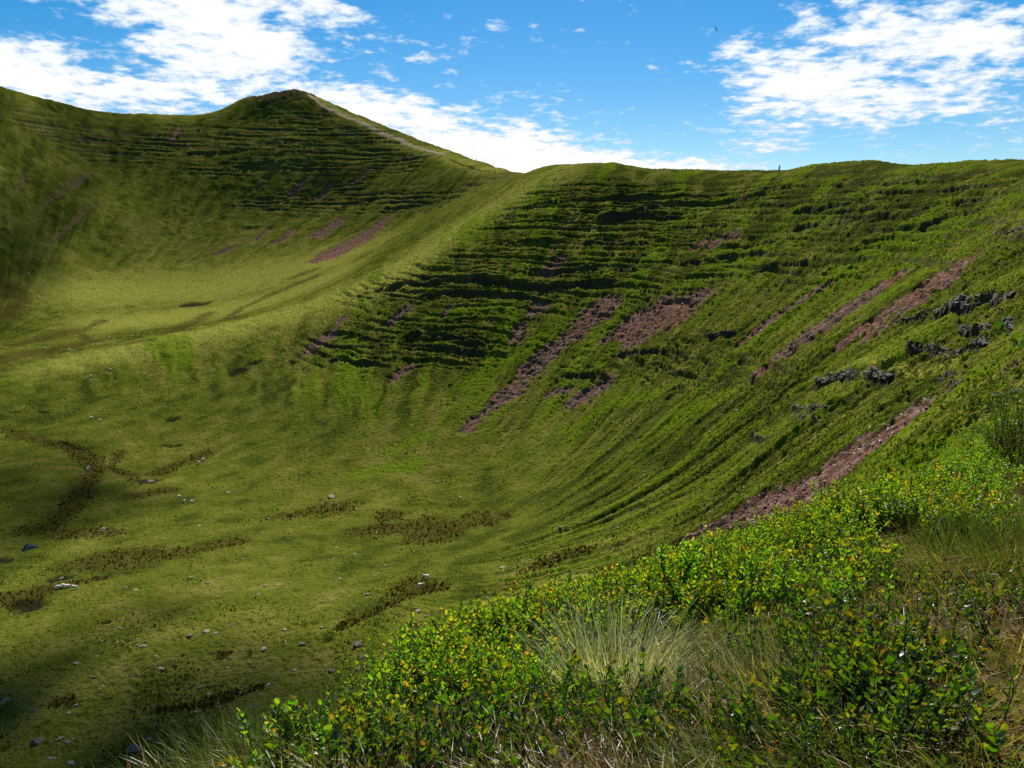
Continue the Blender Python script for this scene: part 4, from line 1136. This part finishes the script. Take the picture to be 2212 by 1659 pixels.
ROCKS = [rock_mesh(200 + k, 3, (0.45, 0.6, 0.35, 0.75, 0.5)[k % 5], M_STONE) for k in range(5)]
DROCKS = [rock_mesh(220 + k, 3, (0.55, 0.7, 0.4)[k], M_DARKSTONE) for k in range(3)]
B6 = [(1275, 120, 40), (1850, 145, 60), (1175, 272, 20), (1545, 487, 35), (1065, 592, 30), (1160, 627, 40), (705, 650, 35), (757, 665, 40), (1215, 697, 35), (1185, 725, 18), (1480, 643, 28), (1550, 635, 30), (1687, 640, 18), (1445, 688, 28), (1470, 790, 28),
      (1300, 857, 55), (1150, 900, 60), (1210, 905, 40), (1060, 920, 45), (673, 880, 28), (1590, 888, 40), (1800, 870, 35), (1480, 990, 70), (1595, 955, 45), (1690, 968, 50), (2000, 970, 70), (2040, 1037, 60), (2010, 1105, 70), (1860, 1110, 55), (1645, 1112, 50), (905, 1105, 60),
      (1500, 1195, 65), (1115, 1212, 45), (1165, 1250, 40), (555, 1250, 35), (525, 1150, 45), (1210, 1320, 45), (430, 1075, 40), (800, 980, 45), (875, 1035, 35), (200, 1330, 60), (390, 1350, 40), (430, 1305, 35), (340, 1490, 50), (375, 1515, 60), (835, 1500, 70), (1095, 1345, 30),
      (870, 1415, 40), (970, 1400, 35), (285, 1605, 60), (405, 1635, 60), (1580, 210, 25), (1500, 265, 35), (1880, 430, 28), (1900, 600, 28), (1115, 305, 30), (390, 450, 22), (920, 375, 24), (570, 950, 26), (1985, 465, 30)]
B7 = [(225, 690, 45), (890, 707, 30), (975, 540, 50), (720, 482, 30), (1300, 315, 35), (1845, 490, 25), (500, 785, 55), (813, 780, 35), (550, 812, 30), (395, 880, 20), (65, 600, 30), (157, 462, 30), (35, 492, 25), (740, 145, 45), (320, 530, 30), (1110, 405, 24), (1370, 600, 24), (700, 150, 28), (610, 60, 20)]
SPECIAL = [  # where, width, dark?, label
    (q6((215, 1505))[0], 30, True, 'big flat dark boulder in the bottom left corner of the valley'),
    (q6((25, 1285))[0], 26, False, 'pale topped boulder at the left edge of the valley floor'),
    (q6((745, 1560))[0], 40, True, 'broken low outcrop of dark rock just left of the grass rim'),
    (q7((1088, 502))[0], 20, True, 'dark angular boulder on the sunny floor below the brown rush bed'),
    (q7((1858, 442))[0], 27, False, 'flat stone on the yellow grass at the lower end of the scree run'),
    (q7((215, 1038))[0], 30, True, 'long dark slab just above the left end of the rim bilberry'),
    (q7((185, 1105))[0], 33, False, 'wide pale slab tucked against the left end of the rim bilberry'),
    (q7((20, 1112))[0], 18, True, 'dark stone a little left of the wide pale slab'),
    (q7((180, 970))[0], 28, True, 'low dark rock pile above the long dark slab'),
    (q6((845, 58))[0], 22, True, 'dark boulder at the end of the boggy channel on the left'),
    (q6((345, 600))[0], 20, True, 'rounded dark rock above the row of four sheep'),
    (q6((625, 337))[0], 10, True, 'small dark stone beside the sheep on the brown bog'),
]


def put_rock(pt, wpx, meshes, label, group=None):
    p = hit(*pt[:2])
    dist = np.linalg.norm(p)
    s = max(wpx / FPX * dist * 0.42, 0.12)
    o = obj('boulder', meshes[rng.randint(len(meshes))], None, (p[0], p[1], p[2] - 0.05 * s), (rng.normal(0, .12), rng.normal(0, .12), rng.rand() * 6.28), (s * 1.05, s * 1.05, s * (0.9 + .3 * rng.rand())))
    return tag(o, label, 'boulder', group)


for pt, wpx, dk, lab in SPECIAL:
    put_rock(pt, wpx, DROCKS if dk else ROCKS, lab)
ZONES = [(lambda x, y: y > 1480 and x < 420, 'weathered grey stone on the dark bottom left valley floor', 'stones on the bottom left floor'),
         (lambda x, y: y > 1340, 'grey stone on the grass just left of the rim bilberry', 'stones left of the rim'),
         (lambda x, y: x < 560 and y > 1200, 'grey stone on the grass right of the row of four sheep', 'stones right of the four sheep'),
         (lambda x, y: x < 800, 'grey stone on the upper valley floor near the brown rush bands', 'stones near the rush bands'),
         (lambda x, y: True, 'grey stone on the sunlit floor behind the rim bilberry', 'stones behind the rim')]
for bx, by, wpx in q6(*B6) + q7(*B7):
    lab, grp = next((l, g) for f_, l, g in ZONES if f_(bx, by))
    put_rock((bx, by), wpx * 0.95, ROCKS if rng.rand() < .65 else DROCKS, lab, grp)

# loose stones of the scree runs and stray chips in the grass
OCT = np.array([(1, 0, 0), (-.9, .2, 0), (0, 1, .1), (.1, -.9, 0), (0, .1, .7), (0, 0, -.6)])
OCTF = np.array([(0, 2, 4), (2, 1, 4), (1, 3, 4), (3, 0, 4), (2, 0, 5), (1, 2, 5), (3, 1, 5), (0, 3, 5)])


def chips(Q, smin, smax, cols, name, label):
    n = len(Q)
    s = smin + (smax - smin) * rng.rand(n) ** 3
    a = rng.rand(n) * 6.283
    V = OCT[None] * (0.7 + .6 * rng.rand(n, 6, 1)) * s[:, None, None] * np.array([1, .75, .5])
    c, s2 = np.cos(a)[:, None], np.sin(a)[:, None]
    V = np.stack([V[..., 0] * c - V[..., 1] * s2, V[..., 0] * s2 + V[..., 1] * c, V[..., 2] + V[..., 0] * rng.normal(0, .3, (n, 1))], -1) + Q[:, None]
    F_ = (OCTF[None] + 6 * np.arange(n)[:, None, None]).reshape(-1, 3)
    m, k, o = new_mat(name)
    at = k.n('ShaderNodeAttribute', attribute_name='tint')
    bs = k.n('ShaderNodeBsdfPrincipled'); k.put(bs.inputs['Base Color'], at.outputs['Color']); bs.inputs['Roughness'].default_value = 0.8
    m.node_tree.links.new(bs.outputs[0], o.inputs[0])
    return tag(obj(name, tri_mesh(name, V.reshape(-1, 3), F_, m, np.repeat(pick(cols, n), 6, 0))), label, 'stones', kind='stuff')


def grid_pick(n, cond):
    idx = np.nonzero(cond)[0]
    idx = idx[rng.randint(len(idx), size=n)]
    return np.stack([fX[idx], fY[idx], gZ.ravel()[idx]], 1)


infr = (np.abs(np.arctan2(fX, fY)) < R(34))
chips(grid_pick(4200, (scree > 0.45) & (fR > 40) & (fR < 330) & infr), 0.06, 0.34, [(0.16, 0.07, 0.055), (0.20, 0.12, 0.10), (0.09, 0.045, 0.036), (0.28, 0.22, 0.20)], 'scree_stones', 'loose reddish stones lying on the scree runs')
spk = fbm(fX / 14, fY / 14, 2, 161)
chips(grid_pick(1500, (fR > 90) & (fR < 360) & infr & (spk > 0.35) & (Zb < -30)), 0.05, 0.28, [(0.34, 0.31, 0.29), (0.45, 0.42, 0.40), (0.20, 0.18, 0.17)], 'stone_chips', 'pale stone chips strewn over the grass')

# ------------------------------------------------------------------ crags of jointed rock along the nearer ledges
def block_mesh(seed):
    r = np.random.RandomState(seed)
    bm = bmesh.new()
    bmesh.ops.create_cube(bm, size=1.0)
    bmesh.ops.bevel(bm, geom=bm.edges[:], offset=0.10, segments=1, affect='EDGES')
    for v in bm.verts:
        v.co += Vector(r.normal(0, .045, 3))
        v.co.x *= 1 + 0.12 * v.co.z * r.normal()
    me = bpy.data.meshes.new('rock_block'); bm.to_mesh(me); bm.free()
    me.materials.append(M_CRAG)
    return me


BLOCKS = [block_mesh(300 + k) for k in range(6)]
CRAG_LABEL = ['long jointed rock band above the hanging grass shelf at the right', 'tall dark crag at the right edge below the grassy brow', 'low stepped rock band left of the tall dark crag', 'broken rock step under the tall dark crag at the right edge',
              'straight dark rock band in the middle of the right slope', 'short rock band low on the right slope', 'lowest rock step on the right slope just under the short band', 'small rock step right of the straight dark band',
              'small isolated outcrop between two red scree runs', 'upper crag at the right edge near the skyline', 'little rock step just above the top of the dark scree run', 'rock step at the right edge above the bilberry carpet', 'dark mossy outcrop low on the right slope']
for ci, lab in enumerate(CRAG_LABEL):
    wpts, h = LEDGE_W[ci]
    P3 = np.array(wpts)
    seg = np.r_[0, np.cumsum(np.hypot(*np.diff(P3[:, :2], axis=0).T))]
    n = int(min(max(seg[-1] / (0.30 * h + .2), 6), 30))
    rec = []
    for k in range(n):
        s = 0.08 * seg[-1] + (k + 0.5) / n * 0.84 * seg[-1]
        x = np.interp(s, seg, P3[:, 0]); y = np.interp(s, seg, P3[:, 1])
        i = max(min(int(np.searchsorted(seg, s)), len(seg) - 1), 1)
        ex, ey = (P3[i] - P3[i - 1])[:2]; el_ = math.hypot(ex, ey) + 1e-9
        nx_, ny_ = -ey / el_, ex / el_
        if land(np.array([x + nx_ * 3]), np.array([y + ny_ * 3]))[0] < land(np.array([x - nx_ * 3]), np.array([y - ny_ * 3]))[0]: nx_, ny_ = -nx_, -ny_
        us = np.linspace(-0.9 * h, 0.9 * h, 15)
        zz = np.array([ground(x + nx_ * u_, y + ny_ * u_) for u_ in us])
        b_ = int(np.gradient(zz, us)[2:-2].argmax()) + 2
        rec.append((x, y, nx_, ny_, us[b_], zz[min(b_ + 2, 14)], zz[max(b_ - 2, 0)], math.atan2(ey, ex)))
    rec = np.array(rec)
    ks = np.array([1, 2, 3, 2, 1.0]); ks /= ks.sum()
    for c in (4, 5, 6):                                   # one bed of rock: its edge runs on smoothly
        pad = np.pad(rec[:, c], 2, mode='edge')
        rec[:, c] = sum(ks[q] * pad[q:q + len(rec)] for q in range(5))
    root = obj('crag', None, None, (rec[0, 0], rec[0, 1], rec[0, 6])); tag(root, lab, 'crag', 'rock bands of the right slope')
    r0 = Vector(root.location)
    pitch_ = seg[-1] * .84 / n
    for k, (x, y, nx_, ny_, u0, zt, zl, yaw) in enumerate(rec):
        taper = math.sin(math.pi * (k + .5) / n) ** 0.4
        for lay in range(2 if h > 1.5 else 1):
            hh = 0.36 * h * (0.8 + .4 * rng.rand()) * taper * (1 if h > 1.5 else 1.5)
            wdt = pitch_ * (0.9 + .5 * rng.rand()) * (1 if lay else 1.15)
            back = (.42 - .10 * lay) * h + rng.normal(0, .035) * h
            bl = obj('rock_block', BLOCKS[rng.randint(6)], root)
            ztop = zt - .15 * h - lay * 0.34 * h * taper
            sh_ = rng.normal(0, .18) * pitch_
            bl.location = Vector((x + nx_ * (u0 + back) + math.cos(yaw) * sh_, y + ny_ * (u0 + back) + math.sin(yaw) * sh_, ztop - hh * .5)) - r0
            bl.rotation_euler = (rng.normal(0, .05), rng.normal(0, .05), yaw + rng.normal(0, .12))
            bl.scale = (wdt, 0.75 * h, hh)

# ------------------------------------------------------------------ sheep
def skin_mesh(name, verts, edges, radii, root, sub=1):
    me = bpy.data.meshes.new(name + '_cage')
    me.from_pydata(verts, edges, [])
    o = bpy.data.objects.new(name + '_cage', me)
    COL.objects.link(o)
    o.modifiers.new('skin', 'SKIN')
    if not me.skin_vertices:
        me.attributes  # touch
    sv = me.skin_vertices[0].data
    for i, r_ in enumerate(radii):
        sv[i].radius = r_ if hasattr(r_, '__len__') else (r_, r_)
        sv[i].use_root = (i == root)
    o.modifiers['skin'].use_smooth_shade = True
    if sub:
        mm = o.modifiers.new('sub', 'SUBSURF'); mm.levels = sub; mm.render_levels = sub
    dg = bpy.context.evaluated_depsgraph_get()
    dg.update()
    res = bpy.data.meshes.new_from_object(o.evaluated_get(dg))
    res.name = name
    bpy.data.objects.remove(o)
    return res


def sheep_mesh(graze, mat):
    hd = [(0.58, 0, .60), (0.74, 0, .36), (0.84, 0, .18), (0.90, 0, .08)] if graze else [(0.56, 0, .74), (0.68, 0, .90), (0.82, 0, .93), (0.94, 0, .88)]
    v = [(0, 0, .66), (-.30, 0, .66), (-.50, 0, .62), (.28, 0, .67), (.45, 0, .66)] + hd
    e = [(0, 1), (1, 2), (0, 3), (3, 4), (4, 5), (5, 6), (6, 7), (7, 8)]
    rr = [(.26, .27), (.27, .27), (.17, .18), (.24, .25), (.17, .2), .12, .085, .075, .05]
    for x, par in ((.30, 3), (-.34, 1)):
        for sy in (1, -1):
            b = len(v)
            v += [(x, .15 * sy, .42), (x + (.03 if x > 0 else -.05), .15 * sy, .22), (x, .15 * sy, .02)]
            e += [(par, b), (b, b + 1), (b + 1, b + 2)]
            rr += [.085, .04, .036]
    me = skin_mesh('sheep', v, e, rr, 0, 1)
    me.materials.clear(); me.materials.append(mat)
    return me


M_FLEECE = plain_mat('fleece', (0.62, 0.55, 0.45), (0.80, 0.75, 0.66), 9, 0.95, 0.5, 0.05, 0.04)
SH = [sheep_mesh(True, M_FLEECE), sheep_mesh(False, M_FLEECE)]


def put_sheep(px, py, label, group=None, yaw=None, kind=None):
    p = hit(px, py)
    return tag(obj('sheep', SH[rng.rand() < .3 if kind is None else kind], None, (p[0], p[1], p[2] + .02), (0, 0, rng.rand() * 6.28 if yaw is None else yaw), 0.86), label, 'sheep', group)


for pt, lab, yaw in ((q7((553, 603)), 'white sheep grazing on the sunny floor above two brown rush tufts', 2.9), (q7((517, 652)), 'sheep half hidden in brown rushes below another sheep', 0.4),
                     (q6((322, 660)), 'leftmost of the four sheep in a row on the left', 3.4), (q6((352, 652)), 'second from left of the four sheep in a row on the left', 3.0), (q6((378, 655)), 'third from left of the four sheep in a row on the left', .8), (q6((415, 660)), 'rightmost of the four sheep in a row on the left', .2),
                     (q6((577, 335)), 'sheep lying at the end of the brown bog above the tent', 3.1), (q6((1000, 150)), 'upper sheep of three by the upper rush tufts', 1.2), (q6((1030, 176)), 'middle sheep of three by the upper rush tufts', 2.4), (q6((1073, 180)), 'lower sheep of three by the upper rush tufts', .5),
                     (qA((955, 637)), 'upper sheep of two in the dark boggy hollow', 3.0), (qA((943, 655)), 'lower sheep of two in the dark boggy hollow', 2.7), (qA((985, 97)), 'left sheep of a pair above the boggy channel', 1.0), (qA((1078, 127)), 'right sheep of a pair above the boggy channel', .3),
                     (qA((2195, 550)), 'right sheep of two beside the dark wet streak', .6), (qA((2148, 582)), 'left sheep of two beside the dark wet streak', 2.6)):
    put_sheep(pt[0][0], pt[0][1], lab, 'sheep on the valley floor', yaw)
for a, b in ((535, 357), (155, 375), (205, 500), (145, 550), (435, 573), (390, 510), (323, 597), (515, 452), (1040, 473), (1107, 500), (715, 548), (740, 595), (850, 650), (745, 695), (650, 450), (595, 640), (575, 745), (590, 720)):
    p_ = q3((a, b))[0]
    put_sheep(p_[0], p_[1], 'tiny distant sheep grazing in the far grassy bowl', 'sheep in the far bowl')
for a, b in ((1015, 637), (1062, 632), (1250, 612), (1277, 602), (718, 799), (597, 893), (475, 935), (490, 928), (205, 777), (240, 777), (373, 787), (40, 780)):
    p_ = q3((a, b))[0]
    put_sheep(p_[0], p_[1], 'small distant sheep on the bright spur between the two bowls', 'sheep on the spur')

# ------------------------------------------------------------------ tent
M_FLY = plain_mat('tent_fly', (0.020, 0.045, 0.040), (0.035, 0.065, 0.058), 3, 0.45, 0.1, 0.4, 0.02)
M_DOOR = plain_mat('tent_door', (0.010, 0.020, 0.018), (0.018, 0.03, 0.026), 3, 0.6, 0.1, 0.3, 0.02)
M_CORD = plain_mat('tent_cord', (0.35, 0.33, 0.28), (0.45, 0.42, 0.36), 9, 0.8, 0)
M_METAL = plain_mat('tent_peg', (0.4, 0.4, 0.4), (0.5, 0.5, 0.5), 9, 0.4, 0)
tp = hit(*q6((165, 432))[0])
tent = obj('tent', None, None, (tp[0], tp[1], tp[2] + .02), (0, 0, R(24)))
tag(tent, 'small dark green tent pitched on the grass at the left edge', 'tent')


def poly_part(name, verts, faces, mat, parent, thick=0.0):
    me = bpy.data.meshes.new(name); me.from_pydata(verts, [], faces); me.materials.append(mat)
    if thick:
        bm = bmesh.new(); bm.from_mesh(me); bmesh.ops.recalc_face_normals(bm, faces=bm.faces)
        bmesh.ops.solidify(bm, geom=bm.faces[:], thickness=thick); bm.to_mesh(me); bm.free()
    me.update()
    return obj(name, me, parent)


fly_v = [(-.35, 0, 1.25), (1.45, 0, .55), (-1.25, -.75, 0), (-.2, -1.05, 0), (1.75, -.45, 0), (1.75, .45, 0), (-.2, 1.05, 0), (-1.25, .75, 0), (-.33, -.62, .62), (1.0, -.42, .36), (1.0, .42, .36), (-.33, .62, .62)]
poly_part('flysheet', fly_v, [(0, 8, 9, 1), (8, 3, 4, 9), (1, 9, 4, 5, 10), (0, 1, 10, 11), (11, 10, 5, 6), (2, 3, 8), (2, 8, 0), (7, 11, 6), (7, 0, 11)], M_FLY, tent, 0.015)
poly_part('door', [(-.40, 0, 1.22), (-1.30, -.72, .01), (-1.52, 0, .01), (-1.30, .72, .01)], [(0, 1, 2), (0, 2, 3)], M_DOOR, tent, 0.012)


def rod(name, a, b, r_, mat, parent, seg=6):
    a, b = Vector(a), Vector(b)
    bm = bmesh.new()
    bmesh.ops.create_cone(bm, cap_ends=True, segments=seg, radius1=r_, radius2=r_, depth=(b - a).length)
    me = bpy.data.meshes.new(name); bm.to_mesh(me); bm.free(); me.materials.append(mat)
    o = obj(name, me, parent, (a + b) / 2)
    o.rotation_euler = (b - a).to_track_quat('Z', 'Y').to_euler()
    return o


for a, b in (((-.35, 0, 1.25), (-2.1, 0, 0)), ((1.45, 0, .55), (2.5, 0, 0)), ((-.33, -.62, .62), (-.3, -1.8, 0)), ((-.33, .62, .62), (-.3, 1.8, 0))):
    rod('guy_line', a, b, 0.008, M_CORD, tent)
    rod('peg', (b[0], b[1], -.1), (b[0], b[1], .06), 0.012, M_METAL, tent)
rod('pole', (-.35, 0, 0), (-.35, 0, 1.3), 0.012, M_METAL, tent)

# ------------------------------------------------------------------ standing stone, summit cairn, walkers, bird
sp_ = hit(1682, 370)
ss = obj('standing_stone', None, None, (sp_[0], sp_[1], sp_[2] - .15))
tag(ss, 'slender leaning marker stone on the ridge skyline', 'marker stone')
bm = bmesh.new()
rings = []
r_ = np.random.RandomState(5)
for k in range(7):
    t = k / 6
    wx, wy = 0.36 * (1 - .42 * t), 0.26 * (1 - .35 * t)
    cx_ = 0.05 + .34 * t
    rings.append([bm.verts.new((cx_ + wx * math.cos(a) * (1 + .08 * r_.normal()), wy * math.sin(a) * (1 + .08 * r_.normal()), 2.55 * t)) for a in np.linspace(0, 2 * math.pi, 9)[:-1]])
for a, b in zip(rings[:-1], rings[1:]):
    for c in range(8):
        bm.faces.new((a[c], a[(c + 1) % 8], b[(c + 1) % 8], b[c]))
bm.faces.new(rings[-1]); bm.faces.new(rings[0][::-1])
me = bpy.data.meshes.new('shaft'); bm.to_mesh(me); bm.free(); me.materials.append(M_DARKSTONE)
obj('shaft', me, ss)
for x, y, s in ((-.55, .1, .42), (.5, -.1, .3), (-.9, -.1, .26)):
    obj('base_stone', DROCKS[0], ss, (x, y, .12), (0, 0, x * 3), s)
cp_ = hit(643, 196)
cn = obj('summit_cairn', None, None, cp_)
tag(cn, 'small stone cairn on the summit of the far mountain', 'cairn')
for k, (x, y, z, s) in enumerate(((0, 0, .3, .9), (.9, .2, .2, .7), (-.9, .1, .2, .7), (.3, .5, .2, .8), (.2, 0, .9, .6), (-.3, .1, 1.0, .6), (0, 0, 1.5, .5))):
    obj('cairn_stone', DROCKS[k % 3], cn, (x, y, z), (0, 0, k), s)


def person_mesh():
    v = [(0, 0, .98), (0, 0, 1.18), (0, .02, 1.38), (0, .02, 1.52), (0, .04, 1.62), (0, .05, 1.72)]
    e = [(0, 1), (1, 2), (2, 3), (3, 4), (4, 5)]
    rr = [(.15, .12), (.14, .11), (.17, .12), .055, .095, .07]
    for s, st_ in ((1, 1), (-1, -1)):
        b = len(v)
        v += [(.1 * s, .02 * st_, .90), (.11 * s, .18 * st_ + .06, .50), (.11 * s, .24 * st_ - .06, .09), (.11 * s, .24 * st_ + .10, .04)]
        e += [(0, b), (b, b + 1), (b + 1, b + 2), (b + 2, b + 3)]
        rr += [.095, .065, .045, .04]
        b = len(v)
        v += [(.20 * s, .02, 1.42), (.26 * s, -.10 * st_, 1.16), (.25 * s, -.10 * st_ + .14, .95), (.25 * s, -.10 * st_ + .18, .87)]
        e += [(2, b), (b, b + 1), (b + 1, b + 2), (b + 2, b + 3)]
        rr += [.065, .05, .04, .035]
    return skin_mesh('walker', v, e, rr, 0, 1)


PM = person_mesh()
M_SKIN = plain_mat('skin', (0.45, 0.28, 0.20), (0.5, 0.32, 0.24), 9, 0.6, 0)
M_TROUS = plain_mat('trousers', (0.02, 0.02, 0.025), (0.035, 0.035, 0.04), 9, 0.9, 0)
PACK = None


def walker(px, py, col, label, yaw):
    global PACK
    p = hit(px, py)
    me = PM.copy()
    mj = plain_mat('jacket', col, tuple(c * 1.2 for c in col), 9, 0.8, 0)
    me.materials.clear()
    for m in (mj, M_TROUS, M_SKIN): me.materials.append(m)
    for f in me.polygons:
        z = f.center.z; ax = abs(f.center.x)
        f.material_index = 2 if (z > 1.56 or (ax > .2 and z < .93)) else (1 if z < .93 else 0)
        f.use_smooth = True
    o = obj('person', me, None, (p[0], p[1], p[2] + .02), (0, 0, yaw), 1.0)
    tag(o, label, 'person', 'walkers on the mountain ridge')
    bm = bmesh.new(); bmesh.ops.create_cube(bm, size=1.0); bmesh.ops.bevel(bm, geom=bm.edges[:], offset=.18, segments=2, affect='EDGES')
    mb = bpy.data.meshes.new('backpack'); bm.to_mesh(mb); bm.free(); mb.materials.append(M_TROUS)
    obj('backpack', mb, o, (0, -.18, 1.27), None, (.3, .2, .46))
    return o


walker(979, 335, (0.05, 0.05, 0.06), 'walker in dark clothes on the ridge path below the summit', .6)
walker(1069, 371, (0.75, 0.75, 0.75), 'walker in a white top near the low point of the ridge', 2.4)
walker(1064, 359, (0.55, 0.5, 0.5), 'walker in a pale top on the skyline above the low point of the ridge', 2.6)
walker(1029, 347, (0.10, 0.05, 0.05), 'walker on the skyline halfway down the ridge', 2.6)
walker(664, 200, (0.06, 0.06, 0.08), 'upper walker just right of the summit', 2.2)
walker(671, 203, (0.12, 0.06, 0.05), 'lower walker just right of the summit', 2.2)

bd = pix_dir(1546, 64) * 190
bm = bmesh.new()
bmesh.ops.create_icosphere(bm, subdivisions=2, radius=1.0, matrix=Matrix.Diagonal((.11, .30, .10, 1)))
for s in (1, -1):
    w_ = [(0.06 * s, .14, .03), (.38 * s, .20, .22), (.78 * s, .02, .34), (.40 * s, -.06, .20), (.06 * s, -.12, .02)]
    lo = [bm.verts.new(q_) for q_ in w_]; hi = [bm.verts.new((q_[0], q_[1], q_[2] + .025)) for q_ in w_]
    bm.faces.new(lo[::-1]); bm.faces.new(hi)
    for k in range(5): bm.faces.new((lo[k], lo[(k + 1) % 5], hi[(k + 1) % 5], hi[k]))
tl_ = [(-.05, -.24, 0), (.05, -.24, 0), (.12, -.52, .01), (-.12, -.52, .01)]
lo = [bm.verts.new(q_) for q_ in tl_]; hi = [bm.verts.new((q_[0], q_[1], q_[2] + .02)) for q_ in tl_]
bm.faces.new(lo[::-1]); bm.faces.new(hi)
for k in range(4): bm.faces.new((lo[k], lo[(k + 1) % 4], hi[(k + 1) % 4], hi[k]))
me = bpy.data.meshes.new('bird'); bm.to_mesh(me); bm.free()
me.materials.append(plain_mat('feathers', (0.01, 0.01, 0.012), (0.025, 0.022, 0.02), 9, 0.7, 0))
tag(obj('bird', me, None, bd, (R(20), R(58), R(30)), 1.0), 'dark bird gliding high in the blue sky', 'bird')

# ------------------------------------------------------------------ single rush clumps
def rush_clump(px, py, wpx, label, group=None):
    p = hit(px, py); dist = np.linalg.norm(p)
    rad = max(wpx / FPX * dist * .5, .2); n = 90
    a = rng.rand(n) * 6.283; q = rad * np.sqrt(rng.rand(n))
    Pq = np.stack([q * np.cos(a), q * np.sin(a), np.full(n, -.05)], 1)
    V, Fc, T = blades(Pq, rad * (1.0 + 1.1 * rng.rand(n)), np.full(n, .035), a, .08 + .35 * q / rad, .1 + .5 * rng.rand(n), pick(T_RUSH, n))
    return tag(obj('rush_clump', tri_mesh('rush_clump', V, Fc, M_BLADE, T), None, p), label, 'rushes', group)


rush_clump(*q7((997, 442))[0], 15, 'single brown rush clump above the dark angular boulder')
rush_clump(*q7((880, 682))[0], 6, 'small upright rush clump on the yellow grass')
rush_clump(*q7((490, 680))[0], 18, 'left rush clump below the grazing sheep')
rush_clump(*q7((568, 672))[0], 18, 'right rush clump below the grazing sheep')
for pt in q6((1047, 1150), (1820, 930), (1845, 928), (1700, 865), (1235, 1035), (1265, 1030), (1400, 1015), (1950, 830), (1970, 800), (390, 1310), (350, 1290), (2028, 178)):
    rush_clump(pt[0], pt[1], 11, 'brown rush clump on the lower valley floor', 'scattered rush clumps')
